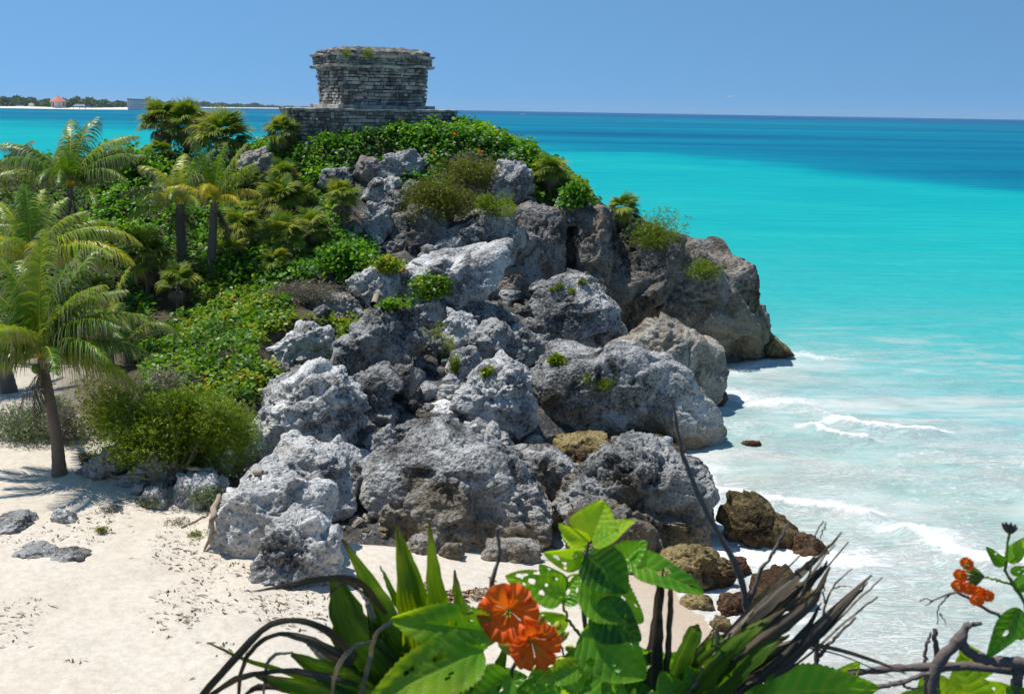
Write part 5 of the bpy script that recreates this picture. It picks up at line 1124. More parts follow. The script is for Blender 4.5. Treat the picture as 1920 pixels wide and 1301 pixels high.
def litter(name, label, poly, n, mat, s0, s1, seed, flat=.25, clump=None):
    r = np.random.default_rng(seed); W = np.array([PZ(a, b, 1.0)[:2] for a, b in poly]); x = r.uniform(W[:, 0].min(), W[:, 0].max(), n * 3); y = r.uniform(W[:, 1].min(), W[:, 1].max(), n * 3)
    z = hgt(x, y); px, py = proj(np.stack([x, y, z], 1)); k = inpoly(px, py, poly)
    if clump is not None: k &= fbm(np.stack([x * clump, y * clump * 1.3, x * 0], 1), 3, seed) > .08
    x, y, z = x[k][:n], y[k][:n], z[k][:n]; m = len(x)
    V = np.array([(-1, -.12, 0), (-.3, -.22, .1), (.4, -.1, .15), (1, .05, 0), (.3, .2, .1), (-.4, .15, .12)]); Fc = np.array([(0, 1, 5), (1, 4, 5), (1, 2, 4), (2, 3, 4)])
    o = link(name, leaf_mesh(name, np.stack([x, y, z + .012], 1), 1.0, (V * 1.0, Fc), r, flat, None), mat); me = o.data
    co = np.zeros(len(me.vertices) * 3, np.float32); me.vertices.foreach_get('co', co); co = co.reshape(-1, 6, 3); c = np.stack([x, y, z + .012], 1)[:, None]
    co = c + (co - c) * (s0 + (s1 - s0) * r.uniform(0, 1, m) ** 3)[:, None, None]; me.vertices.foreach_set('co', co.astype(np.float32).ravel()); me.update()
    tag(o, label, 'litter', None, 'stuff')
M_LITTER = leafmat('dry_litter', [(0, (.03, .022, .014)), (.5, (.10, .065, .035)), (1, (.25, .18, .10))], transl=.05)
M_SARG = leafmat('brown_seaweed', [(0, (.03, .014, .006)), (.5, (.13, .055, .015)), (1, (.30, .15, .03))], transl=.1)
litter('beach_litter', 'tiny dark twigs and leaf bits scattered over the pale sand', [(0, 960), (400, 960), (640, 1040), (740, 1301), (0, 1301)], 3000, M_LITTER, .01, .10, 1, clump=.45)
litter('fine_beach_litter', 'dense line of twigs below the white boulders on the sand', [(300, 980), (410, 1010), (500, 1095), (640, 1100), (720, 1301), (420, 1240), (250, 1120)], 2600, M_LITTER, .01, .10, 2, clump=.7)
litter('washed_up_seaweed', 'patches of brown seaweed washed up on the sand under the giant boulder', [(640, 1000), (760, 1030), (900, 1045), (930, 1090), (880, 1160), (760, 1180), (700, 1140), (650, 1060)], 8000, M_SARG, .02, .10, 3, .8, clump=.6)
litter('root_litter', 'brown twigs and leaf litter under the big bush at its foot', [(150, 850), (330, 870), (430, 890), (420, 940), (340, 940), (240, 930), (160, 920)], 7000, M_LITTER, .03, .2, 4, .9)
for i, (a, b, w_) in enumerate([(275, 945, 50), (330, 985, 60), (370, 1005, 40), (210, 960, 60), (190, 1000, 30)]):
    shrub(['dry beach grass wisps right of the pale stone', 'pale dry creeping grass at the middle of the sandy bank', 'dry grass wisps beside the leaning log', 'sparse dry grass behind the pale low stone', 'lone dry weed on the open sand'][i], a, b, w_, 14, M_DRYF if i % 2 else M_OLIVEF, size=.08, seed=120 + i, n=160, lump=5, stems=3, name='grass_tuft')

# ------------------------------------------------------------ foreground plants on the ledge
YF = 1.6
def fp(px, py, dy=0.0): return P(px, py, YF + dy)
def leafm(name, stops, sheen=.32, tr=.45):
    m, t, b = mat_new(name); c = ramp(t, attr(t, 'rnd'), stops); p = gpos(t)
    n = noise(t, p, 22, 5, .6); c = mix(t, .55, c, ramp(t, n, [(.3, (.55, .65, .5)), (.7, (1.15, 1.1, 1.0))]), 'MULTIPLY')
    c = mix(t, math_(t, 'MULTIPLY', attr(t, 'vein'), .28), c, (.42, .55, .08))
    c = mix(t, attr(t, 'dry'), c, (.10, .065, .035))
    t.links.new(c, b.inputs['Base Color']); b.inputs['Roughness'].default_value = sheen; b.inputs['Specular IOR Level'].default_value = .45
    tr_ = t.nodes.new('ShaderNodeBsdfTranslucent'); t.links.new(mix(t, 1.0, c, (1.7, 1.5, .35), 'MULTIPLY'), tr_.inputs[0])
    ms = t.nodes.new('ShaderNodeMixShader'); ms.inputs[0].default_value = tr; t.links.new(b.outputs[0], ms.inputs[1]); t.links.new(tr_.outputs[0], ms.inputs[2])
    h = math_(t, 'ADD', math_(t, 'MULTIPLY', attr(t, 'vein'), -.8), math_(t, 'MULTIPLY', noise(t, p, 160, 3), .5)); bump(t, b, h, .5, .0015)
    t.links.new(ms.outputs[0], t.nodes['Material Output'].inputs[0]); return m
M_CORDIA = leafm('cordia_leaf', [(0, (.02, .10, .008)), (.4, (.07, .28, .018)), (.7, (.18, .44, .02)), (1, (.42, .60, .03))], .35, .52)
M_BLADE = leafm('palm_blade', [(0, (.02, .06, .005)), (.5, (.10, .21, .006)), (1, (.32, .44, .012))], .45, .55)
M_DEADB = leafm('dead_palm_blade', [(0, (.03, .023, .018)), (.45, (.14, .11, .085)), (.75, (.25, .21, .17)), (1, (.48, .42, .35))], .7, .15)
M_BRANCH = simple('bare_branch', (.15, .12, .105), .8, 120, .55, .8, .004)
M_GSTEM = simple('green_stem', (.16, .24, .03), .5, 60, .3, .2, .002)
M_BUD = simple('flower_bud', (.42, .46, .06), .5, 60, .3, .2, .002)
def cleaf(parent, base, tip, wpx, tone=.5, roll=0.0, cup=.25, curl=.15, seed=0, wob=.06, holes=0, mat=None, name='leaf', org=None):
    """broad veined leaf from base to tip; wpx full width in photo pixels at its distance"""
    r = np.random.default_rng(seed + 77); A = fp(*base); B = fp(*tip); ax = B - A; L = np.linalg.norm(ax); ax /= L
    view = (A + B) / 2 - C0; view /= np.linalg.norm(view); sd = np.cross(ax, view); sd /= np.linalg.norm(sd); nz = np.cross(sd, ax)      # towards the light from above
    if nz[2] < 0: nz = -nz; sd = -sd
    c_, s_ = math.cos(roll), math.sin(roll); sd, nz = sd * c_ + nz * s_, nz * c_ - sd * s_
    W = wpx * A[1] / F / 2 / max(.35, abs(c_)); nu, nv = 44, 12; V = []; rn = []; ve = []; dr = []
    ph = r.uniform(0, 6, 3)
    for i in range(nu + 1):
        u = i / nu; prof = (math.sin(math.pi * u ** .72) ** .75) * (1 - .12 * u) + (0.02 if 0 < i < nu else 0)
        edge = 1 + (.05 if i % 2 else -.03) + wob * math.sin(9 * u + ph[0])
        for j in range(-nv, nv + 1):
            v = j / nv; x = L * u - .10 * L * (abs(v) ** 1.5) * (1 - u) * math.sin(math.pi * u) ; y = W * prof * v * (edge if abs(v) > .8 else 1)
            z = cup * W * abs(v) ** 1.4 * prof - curl * L * (u * u) * .6 + wob * W * math.sin(7 * u + 3 * v + ph[1]) * abs(v)
            k = (u * 8.0 - abs(v) * 1.8 * (1 - .3 * u)); vein = math.exp(-((k - round(k)) / .13) ** 2) * (1 if abs(v) > .02 else 0) ; vein = max(vein, math.exp(-(v / .06) ** 2))
            z -= .012 * L * vein * .5
            V.append(A + ax * x + sd * y + nz * z); ve.append(vein); rn.append(tone + .10 * math.sin(5 * u + ph[2]) + .08 * abs(v)); dr.append((.8 if r.random() < .3 else .1) if abs(v) == 1 else (.25 * max(0, math.sin(11 * u + 5 * v + ph[0]) - .75) * 4 * (abs(v) > .3)))
    m = 2 * nv + 1; f = []
    hl = [(r.uniform(.25, .85), r.uniform(-.8, .8), r.uniform(.02, .06)) for _ in range(holes * 2 + int(r.integers(0, 3)))]
    for i in range(nu):
        for j in range(m - 1):
            uc, vc = (i + .5) / nu, (j + .5) / nv - 1
            if any((uc - a) ** 2 + ((vc - b) * .45) ** 2 < c * c * 1.2 for a, b, c in hl): continue
            f.append((i * m + j, i * m + j + 1, (i + 1) * m + j + 1, (i + 1) * m + j))
    V = np.array(V) - org
    return link(name, mk_mesh(name, V, np.array(f), {'rnd': np.clip(rn, 0, 1), 'vein': ve, 'dry': dr}), mat or M_CORDIA, parent)
def blade(parent, pts, wpx, tone=.6, mat=None, dry0=1.2, fold=.5, roll=0.0, org=None, name='blade', seed=0):
    """long pointed palm segment following pts [(px,py,dy)], wpx widths"""
    r = np.random.default_rng(seed); q = smooth_path([fp(*a) for a in pts], 20); wv = np.interp(np.linspace(0, 1, 20), np.linspace(0, 1, len(wpx)), wpx) * YF / F / 2 * (.72 if mat is M_DEADB else 1.25)
    T = np.gradient(q, axis=0); T /= np.linalg.norm(T, axis=1)[:, None]; V = []; dr = []; rn = []; wide = max(wpx) > 55 and mat is None; NV = 13 if wide else 9; stk = r.normal(0, .09, NV)
    for i in range(20):
        view = q[i] - C0; view /= np.linalg.norm(view); sd = np.cross(T[i], view); sd /= np.linalg.norm(sd) + 1e-9; nz = np.cross(sd, T[i])
        rl = roll + .35 * math.sin(i * .3 + seed); sd2 = sd * math.cos(rl) + nz * math.sin(rl); nz2 = nz * math.cos(rl) - sd * math.sin(rl)
        w_ = wv[i] * (1 + .05 * r.normal()); q[i] = q[i] + r.normal(0, .0006, 3)
        for k in range(NV):
            v = k / (NV - 1) * 2 - 1; ev = v * (1 + (.05 * r.normal() if abs(v) == 1 else 0))
            V.append(q[i] + sd2 * w_ * ev + nz2 * (fold * w_ * (abs(v) - .5) * (.5 if wide else 1) + (w_ * .16 if wide else .0012) * (1 if k % 2 else -1)))
            dr.append(min(1, max(0, (i / 19 - dry0 + .05 * math.sin(v * 4 + seed)) * 8 + .3 * r.random())) if dry0 < 1 else (.7 if abs(v) == 1 and r.random() < .15 else 0)); rn.append(tone + stk[k] + .03 * r.normal() + .06 * math.sin(i * .8 + seed))
    f = [(i * NV + j, i * NV + j + 1, (i + 1) * NV + j + 1, (i + 1) * NV + j) for i in range(19) for j in range(NV - 1)]
    return link(name, mk_mesh(name, np.array(V) - org, np.array(f), {'rnd': np.clip(rn, 0, 1), 'vein': np.zeros(len(V)), 'dry': dr}), mat or M_BLADE, parent)
def branch(parent, pts, wpx, mat=None, org=None, name='branch', n=24, kn=.12, seed=1):
    r = np.random.default_rng(seed); q = smooth_path([fp(*a) for a in pts], n); q[1:-1] += r.normal(0, .0006, (n - 2, 3)) * (1 + kn * 6)
    wv = np.interp(np.linspace(0, 1, n), np.linspace(0, 1, len(wpx)), wpx) * YF / F / 2 * (1 + kn * r.normal(0, 1, n))
    mb = MB(); tube(mb, q - org, np.maximum(wv, .0004), 8); return mb.build(name, mat or M_BRANCH, parent)
def flower(parent, c, rpx, face, org, seed=0, npet=6, tone=.5):
    """funnel flower with ruffled rounded petals; face = direction it opens"""
    r = np.random.default_rng(seed); O = fp(*c) - org; Z = np.array(face, float); Z /= np.linalg.norm(Z); X = np.cross(Z, (0, 0, 1)); X /= np.linalg.norm(X); Yv = np.cross(Z, X); Rr = rpx * YF / F
    root = None
    for k in range(npet):
        a0 = k / npet * 2 * math.pi + r.uniform(-.1, .1); V = []; f = []; nu, nv = 9, 8
        for i in range(nu + 1):
            u = i / nu
            for j in range(-nv, nv + 1):
                v = j / nv; rad = Rr * (.06 + .94 * u) * (1 - .16 * abs(v) ** 3 * u) ; a = a0 + v * (math.pi / npet) * (1.16 if u > .5 else 1.02)
                z = -Rr * .75 * (1 - u) ** 1.7 + Rr * (.10 * math.sin(v * 9 + k * 2 + r.uniform(0, .3)) * u ** 2 - .22 * max(0, u - .6) * 2 * (1 + .5 * math.sin(k * 2.3))) + .012 * Rr * (k % 2) 
                V.append(O + X * rad * math.cos(a) + Yv * rad * math.sin(a) + Z * z)
        m = 2 * nv + 1; f = [(i * m + j, i * m + j + 1, (i + 1) * m + j + 1, (i + 1) * m + j) for i in range(nu) for j in range(m - 1)]
        link('petal', mk_mesh('petal', np.array(V), np.array(f), {'rnd': np.full(len(V), min(1, max(0, tone + r.normal(0, .15))))}), M_PETAL, parent)
    for k in range(5):
        mb = MB(); a = k * 1.257; tube(mb, [O - Z * Rr * .7, O - Z * Rr * .3 + (X * math.cos(a) + Yv * math.sin(a)) * Rr * .07, O + Z * Rr * .05 + (X * math.cos(a) + Yv * math.sin(a)) * Rr * .10], [Rr * .02, Rr * .015, Rr * .03], 5); mb.build('stamen', M_BUD, parent)
    mb = MB(); tube(mb, [O - Z * Rr * 1.25, O - Z * Rr * .95, O - Z * Rr * .6], [Rr * .10, Rr * .14, Rr * .10], 8); mb.build('calyx', M_BUD, parent)
def petalmat():
    m, t, b = mat_new('cordia_petal'); n = noise(t, gpos(t), 90, 4, .6)
    c = mix(t, n, (.95, .075, .004), (1.0, .20, .008)); t.links.new(c, b.inputs['Base Color']); b.inputs['Roughness'].default_value = .6
    tr_ = t.nodes.new('ShaderNodeBsdfTranslucent'); tr_.inputs[0].default_value = (.95, .20, .01, 1); ms = t.nodes.new('ShaderNodeMixShader'); ms.inputs[0].default_value = .4
    t.links.new(b.outputs[0], ms.inputs[1]); t.links.new(tr_.outputs[0], ms.inputs[2]); t.links.new(ms.outputs[0], t.nodes['Material Output'].inputs[0]); bump(t, b, n, .4, .001); return m
M_PETAL = petalmat()
def bud(parent, a, b, wpx, org, mat=None, name='bud'):
    A = fp(*a) - org; B = fp(*b) - org; w_ = wpx * YF / F / 2; mb = MB(); tube(mb, [A, A + (B - A) * .3, A + (B - A) * .7, B], [w_ * .5, w_, w_ * .95, w_ * .3], 8); return mb.build(name, mat or M_BUD, parent)
# main cordia shrub with the two orange flowers
org = P(1090, 1500, YF + .1)
cs = empty('cordia_shrub', tuple(org), 'close leafy green shrub with bright broad leaves carrying two orange flowers at bottom centre', 'shrub')
branch(cs, [(1090, 1500, .1), (1105, 1330, .05), (1100, 1200, .02), (1092, 1110, 0), (1105, 1015, 0)], [16, 13, 10, 8, 5], M_STEM, org, 'stem')
branch(cs, [(1090, 1500, .1), (1010, 1380, .04), (960, 1280, .0), (975, 1220, -.02)], [14, 12, 9, 7], M_STEM, org, 'stem')
branch(cs, [(1100, 1180, .02), (1150, 1090, .03), (1190, 1040, .03)], [8, 6, 4], M_GSTEM, org, 'stem')
branch(cs, [(1095, 1200, .02), (1060, 1150, .0), (1055, 1100, .0)], [7, 6, 4], M_GSTEM, org, 'stem')
LV = [((1108, 1012, 0), (1132, 938, .02), 98, .95, .1, .5, -.1, 0), ((1112, 1022, -.01), (1190, 972, -.02), 40, .85, .7, .3, .1, 0), ((1104, 1018, 0), (1046, 984, 0), 34, .9, .6, .3, .1, 0), ((1100, 1030, 0), (1050, 1000, .02), 30, .95, .2, .3, .2, 0),
      ((1150, 1065, .03), (1215, 1015, .03), 62, .5, .3, .3, -.1, 0), ((1180, 1050, .02), (1322, 1106, -.02), 62, .45, .3, .35, .25, 1), ((1098, 1040, .0), (1182, 1108, -.02), 100, .12, .2, .2, .25, 0), ((1094, 1052, .01), (1020, 1040, 0), 46, .75, .5, .3, .2, 2),  # the shadow on the darkest leaf is put into its tone
      ((1060, 1112, -.01), (950, 1082, -.02), 74, .68, .1, .3, .25, 5), ((1090, 1090, -.01), (1212, 1165, -.03), 108, .62, .1, .3, .3, 3), ((1110, 1140, -.02), (1205, 1200, -.04), 96, .15, .1, .2, .3, 2), ((1090, 1185, -.03), (1215, 1270, -.06), 130, .55, .1, .3, .3, 2),
      ((1075, 1215, -.02), (1130, 1330, -.06), 110, .45, .2, .3, .3, 0), ((925, 1185, -.04), (732, 1165, -.06), 104, .72, .2, .3, .2, 2), ((905, 1215, -.06), (688, 1318, -.12), 128, .74, .0, .3, .2, 1), ((1092, 1245, -.06), (1008, 1280, -.08), 52, .72, .2, .3, .2, 0),
      ((960, 1270, -.03), (860, 1330, -.05), 100, .45, .2, .3, .3, 2), ((985, 1275, -.02), (1040, 1350, -.05), 110, .4, .2, .3, .3, 0), ((940, 1170, .02), (845, 1175, .0), 80, .35, .3, .3, .2, 0), ((1050, 1130, .02), (1085, 1075, .03), 60, .5, .1, .3, .1, 3),
      ((1060, 1110, .02), (1010, 1060, .03), 50, .35, .3, .3, .2, 4), ((1090, 1290, -.04), (1190, 1350, -.08), 120, .5, .2, .3, .3, 1), ((900, 1265, .0), (800, 1330, -.02), 90, .3, .2, .3, .3, 0), ((1060, 1180, .03), (1010, 1150, .03), 50, .8, .2, .3, .2, 1),
      ((1140, 1220, .02), (1110, 1160, .02), 80, .25, .2, .3, .2, 1), ((1130, 1250, .05), (1230, 1230, .04), 80, .35, .2, .3, .2, 0)]
for i, (a, b, w_, tn, rl, cp, cu, ho) in enumerate(LV): cleaf(cs, a, b, w_, tn, rl, cp, cu, i, holes=ho, org=org)
rr_ = np.random.default_rng(4)
for i in range(30):
    x_, y_ = rr_.uniform(850, 1330), rr_.uniform(1225, 1330); an = rr_.uniform(0, 6.28); ln = rr_.uniform(60, 120); dy_ = rr_.uniform(.02, .16)
    if x_ < 1120 and y_ < 1265: continue
    cleaf(cs, (x_, y_, dy_), (x_ + ln * math.cos(an), y_ - ln * .7 * math.sin(an), dy_ - .03), rr_.uniform(45, 95), rr_.uniform(.2, .8), rr_.uniform(-.3, .7), .3, .25, 300 + i, holes=int(rr_.integers(0, 3)), org=org)
for i, (a, b, w_) in enumerate([((1000, 1180, -.01), (1022, 1155, -.02), 15), ((1040, 1205, -.02), (1066, 1185, -.03), 17), ((1040, 1240, -.03), (1062, 1236, -.04), 20), ((1005, 1165, 0), (1000, 1142, 0), 13), ((1080, 1225, -.02), (1130, 1222, -.03), 18), ((1045, 1180, .0), (1046, 1165, 0), 16), ((960, 1225, -.03), (935, 1195, -.03), 24), ((985, 1160, .01), (990, 1135, .01), 11), ((1060, 1215, -.02), (1078, 1215, -.02), 16)]): bud(cs, a, b, w_, org)
branch(cs, [(980, 1215, -.02), (1010, 1190, -.02), (1045, 1200, -.02), (1060, 1235, -.03)], [8, 7, 5, 4], M_GSTEM, org, 'flower_stalk')
fl1 = empty('orange_flower', (0, 0, 0), 'upper orange flower', 'x'); fl2 = empty('orange_flower', (0, 0, 0), 'lower orange flower', 'x')
for f_ in (fl1, fl2):
    f_.parent = cs
    del f_['category']
flower(fl1, (952, 1152, -.05), 62, (-.05, -1, .25), org, 1); flower(fl2, (1008, 1218, -.06), 54, (.3, -1, -.1), org, 2, 6, .3)
# green fan palm leaf at lower left with dead drooping tips
org = P(760, 1480, YF)
fpm = empty('thatch_palm', tuple(org), 'close green fan palm leaf with upright pointed blades and black drooping dead tips', 'palm')
HB = (775, 1400, .0)
B = [([HB, (740, 1200, .0), (690, 1090, .02), (640, 1010, .04)], [50, 42, 26, 3], .55, .86), ([HB, (790, 1250, .0), (765, 1110, .0), (745, 985, .02)], [56, 52, 40, 4], .85, .9), ([HB, (815, 1250, .01), (775, 1090, .01), (752, 1000, .03)], [40, 44, 30, 3], .75, .93),
     ([HB, (838, 1250, .0), (815, 1090, .0), (805, 975, .02)], [50, 42, 28, 3], .85, .9), ([HB, (878, 1260, .0), (862, 1150, .0), (853, 1068, .02)], [46, 38, 26, 3], .65, .85), ([HB, (770, 1200, .03), (735, 1110, .03), (713, 1060, .05)], [24, 20, 12, 2], .45, 1.2),
     ([HB, (730, 1280, -.01), (660, 1180, .0), (632, 1085, .02)], [90, 100, 70, 26], .18, 1.2), ([HB, (760, 1260, .01), (720, 1170, .01), (690, 1110, .02)], [80, 90, 60, 10], .22, 1.2), ([HB, (800, 1290, -.01), (770, 1230, .0), (740, 1190, .02)], [90, 90, 60, 16], .25, 1.2), ([HB, (700, 1300, -.02), (610, 1260, -.02), (545, 1225, .0)], [70, 66, 40, 8], .4, .9),
     ([HB, (690, 1330, -.02), (600, 1280, -.02), (470, 1240, .0), (388, 1203, .0)], [30, 26, 12, 8, 2], .6, .9), ([HB, (650, 1320, -.03), (560, 1290, -.03), (470, 1262, -.03)], [50, 46, 30, 4], .55, .8), ([HB, (880, 1350, .02), (930, 1270, .02), (950, 1200, .04)], [40, 36, 26, 3], .3, 1.2)]
for i, (p_, w_, tn, d0) in enumerate(B): blade(fpm, p_, w_, tn, None, d0, .45, .15, org, 'blade', i)
D = [([(725, 1150, .0), (672, 1092, -.01), (610, 1086, -.02), (540, 1098, -.02), (474, 1108, -.02)], [10, 26, 22, 14, 3], .25), ([(690, 1120, -.01), (655, 1092, -.02), (630, 1100, -.03), (615, 1118, -.03)], [8, 12, 10, 2], .5), ([(665, 1235, -.01), (610, 1180, -.02), (555, 1163, -.02), (500, 1175, -.02), (440, 1235, -.03), (380, 1301, -.04), (350, 1340, -.04)], [34, 24, 16, 18, 22, 22, 10], .25),
     ([(660, 1245, -.01), (590, 1205, -.02), (530, 1188, -.02), (485, 1205, -.03), (455, 1250, -.03), (445, 1330, -.04)], [40, 26, 12, 14, 14, 8], .3), ([(690, 1290, -.02), (600, 1265, -.03), (510, 1258, -.03), (440, 1275, -.04), (370, 1320, -.05)], [14, 20, 14, 22, 12], .35), ([(700, 1200, -.05), (660, 1215, -.06), (630, 1260, -.07), (620, 1330, -.07)], [4, 14, 16, 6], .95), ([(735, 1165, -.05), (705, 1190, -.06), (690, 1250, -.06), (670, 1330, -.07)], [10, 14, 16, 6], .8),
     ([(550, 1222, -.01), (515, 1228, -.02), (498, 1255, -.03), (494, 1330, -.03)], [6, 12, 10, 4], .95), ([(640, 1250, -.01), (600, 1225, -.01), (570, 1200, -.01)], [14, 24, 4], .9), ([(620, 1320, -.02), (540, 1290, -.02), (480, 1290, -.02), (450, 1310, -.02)], [20, 26, 18, 4], .15), ([(700, 1160, -.03), (690, 1130, -.03), (672, 1105, -.02)], [18, 14, 4], .9)]
for i, (p_, w_, tn) in enumerate(D): blade(fpm, p_, w_, tn, M_DEADB, 2, .5, .3, org, 'dead_blade', 50 + i)
branch(fpm, [(760, 1480, 0), (770, 1430, 0), HB], [22, 20, 18], M_GSTEM, org, 'petiole')
# dead frond at lower right
org = P(1230, 1480, YF + .05)
dp = empty('dead_palm_frond', tuple(org), 'close withered dark palm frond with frayed tips slanting up to the right over the surf', 'palm frond')
HB = (1240, 1370, .03)
D = [([HB, (1330, 1240, .02), (1450, 1120, .0), (1530, 1050, .0), (1578, 998, .0)], [40, 46, 36, 14, 3], .35), ([HB, (1350, 1250, .02), (1450, 1150, .0), (1530, 1080, .0), (1552, 1050, .0)], [30, 50, 44, 22, 3], .2), ([HB, (1340, 1230, .02), (1430, 1130, .01), (1500, 1070, .0), (1530, 1040, .0)], [20, 24, 24, 14, 2], .6),
     ([HB, (1340, 1270, .01), (1440, 1190, -.01), (1520, 1130, -.02), (1556, 1062, -.02)], [40, 60, 50, 30, 4], .3), ([HB, (1370, 1290, .0), (1480, 1230, -.02), (1580, 1130, -.03), (1634, 1078, -.03)], [40, 50, 46, 22, 3], .35), ([HB, (1380, 1290, .0), (1500, 1220, -.02), (1590, 1130, -.03), (1628, 1092, -.03)], [20, 30, 26, 14, 2], .15),
     ([HB, (1370, 1290, .0), (1450, 1240, -.02), (1510, 1180, -.02), (1540, 1130, -.02)], [40, 60, 40, 20, 3], .12), ([HB, (1290, 1250, .03), (1340, 1190, .03), (1350, 1170, .03)], [30, 34, 14, 3], .5), ([HB, (1300, 1290, .0), (1340, 1220, .0), (1350, 1175, .0)], [14, 16, 14, 3], .85), ([HB, (1400, 1250, .0), (1500, 1205, .0), (1530, 1210, -.01), (1600, 1225, -.02), (1700, 1262, -.02)], [20, 50, 30, 14, 12, 4], .6),
     ([HB, (1300, 1260, .05), (1380, 1180, .05), (1440, 1120, .05), (1470, 1080, .05)], [30, 36, 30, 20, 3], .4), ([HB, (1360, 1260, .03), (1420, 1170, .04), (1490, 1110, .04), (1565, 1020, .04)], [26, 30, 26, 12, 2], .75),
     ([(1235, 1400, .04), (1225, 1260, .04), (1232, 1150, .05), (1240, 1080, .05)], [60, 56, 34, 22], .1), ([(1245, 1400, .04), (1250, 1260, .05), (1256, 1150, .05), (1258, 1085, .06)], [30, 24, 18, 12], .25)]
for i, (p_, w_, tn) in enumerate(D): blade(dp, p_, w_, tn, M_DEADB, 2, .6, .25, org, 'dead_blade', 80 + i)
rr_ = np.random.default_rng(8)
for i, (p_, w_, tn) in enumerate(D):
    if len(p_) < 4: continue
    ofx, ofy = rr_.normal(0, 14), rr_.normal(0, 12); q_ = [(a + ofx * k / 3, b + ofy * k / 3, c_ + .01 * rr_.normal()) for k, (a, b, c_) in enumerate(p_)]
    blade(dp, q_, [max(2, x * rr_.uniform(.12, .32)) for x in w_], min(1, max(0, tn + rr_.normal(0, .25))), M_DEADB, 2, .6, rr_.uniform(-.6, .8), org, 'dead_blade', 200 + i)
D = [([HB, (1330, 1260, -.01), (1400, 1190, -.02), (1470, 1140, -.02)], [24, 32, 22, 3], .5), ([HB, (1350, 1290, -.01), (1430, 1220, -.03), (1480, 1190, -.03)], [30, 34, 24, 3], .4), ([HB, (1270, 1260, .02), (1300, 1190, .02), (1310, 1170, .02)], [20, 34, 30, 4], .45), ([(1255, 1380, .03), (1290, 1260, .02), (1350, 1210, .0), (1380, 1205, .0)], [30, 40, 34, 6], .35)]
for i, (p_, w_, tn) in enumerate(D): blade(dp, p_, w_, tn, M_BLADE, .8, .5, .25, org, 'green_blade', 110 + i)
# bare sticks
org = P(1415, 1480, YF + .1)
st = empty('bare_stick', tuple(org), 'tall thin bare brown stick rising across the boulders, forked near its foot', 'stick')
branch(st, [(1415, 1480, .1), (1405, 1300, .1), (1398, 1130, .1), (1375, 1050, .1), (1320, 950, .1), (1280, 850, .1), (1258, 742, .1)], [18, 17, 16, 14, 12, 9, 5], None, org, 'branch', 40)
branch(st, [(1400, 1150, .1), (1425, 1075, .1), (1455, 1025, .1), (1476, 985, .1)], [11, 9, 8, 4], None, org)
org = P(900, 1400, YF + .08); tag(branch(None, [(900, 1400, .08), (900, 1250, .08), (907, 1160, .08), (925, 1080, .08), (936, 1040, .08), (933, 990, .08)], [12, 12, 11, 9, 8, 6], None, org * 0, 'bare_stick'), 'short upright bare stick rising left of the orange flowers', 'stick')
org = P(1530, 1480, YF + .1)
tw = empty('bare_twigs', tuple(org), 'thin forked grey twigs standing right of the withered frond', 'twig')
branch(tw, [(1540, 1480, .1), (1530, 1280, .1), (1535, 1200, .1), (1548, 1130, .1), (1570, 1090, .1), (1598, 1066, .1)], [14, 12, 9, 5, 4, 2], None, org)
branch(tw, [(1548, 1135, .1), (1544, 1105, .1), (1550, 1082, .1)], [4, 3, 2], None, org); branch(tw, [(1560, 1105, .1), (1580, 1098, .1), (1600, 1100, .1)], [3, 3, 1.5], None, org)
branch(tw, [(1530, 1240, .1), (1560, 1200, .1), (1605, 1157, .1)], [10, 8, 5], None, org); branch(tw, [(1538, 1010, .1), (1545, 990, .1), (1549, 978, .1)], [2, 3, 1.5], None, org)
# right-hand grey branches
org = P(1760, 1480, YF)
bb = empty('bare_branches', tuple(org), 'thick bent grey bare branches crossing the bottom right corner', 'branch')
for i, (p_, w_) in enumerate([([(1590, 1262, .02), (1680, 1252, .02), (1800, 1250, .02), (1960, 1256, .02)], [14, 16, 20, 26]), ([(1735, 1480, 0), (1745, 1290, 0), (1770, 1230, 0), (1800, 1195, 0), (1815, 1172, 0), (1840, 1168, 0)], [30, 26, 24, 26, 14, 8]), ([(1798, 1195, 0), (1820, 1225, 0), (1870, 1240, 0), (1960, 1246, 0)], [20, 20, 22, 28]),
     ([(1757, 1480, .03), (1756, 1301, .03), (1757, 1230, .03), (1752, 1178, .03)], [14, 13, 12, 10]), ([(1735, 1290, .03), (1735, 1220, .03), (1745, 1185, .03)], [8, 8, 5]), ([(1635, 1290, .0), (1690, 1278, .0), (1740, 1262, .0), (1800, 1250, 0)], [10, 11, 10, 10]), ([(1960, 1200, .02), (1890, 1165, .02), (1830, 1130, .02), (1795, 1112, .02), (1760, 1120, .02), (1735, 1135, .02)], [9, 8, 7, 6, 4, 2]),
     ([(1780, 1115, .02), (1762, 1135, .02), (1758, 1170, .02)], [4, 3, 2]), ([(1748, 1125, .02), (1730, 1122, .02), (1724, 1128, .02)], [3, 2, 1.5]), ([(1905, 1480, .01), (1905, 1300, .01), (1915, 1240, .01)], [26, 24, 20]), ([(1690, 1278, .0), (1705, 1290, .0), (1730, 1285, .0)], [6, 5, 3]), ([(1762, 1150, .02), (1770, 1160, .02), (1773, 1172, .02)], [3, 2, 1])]): branch(bb, p_, w_, None, org, 'branch', 24, .1, i)
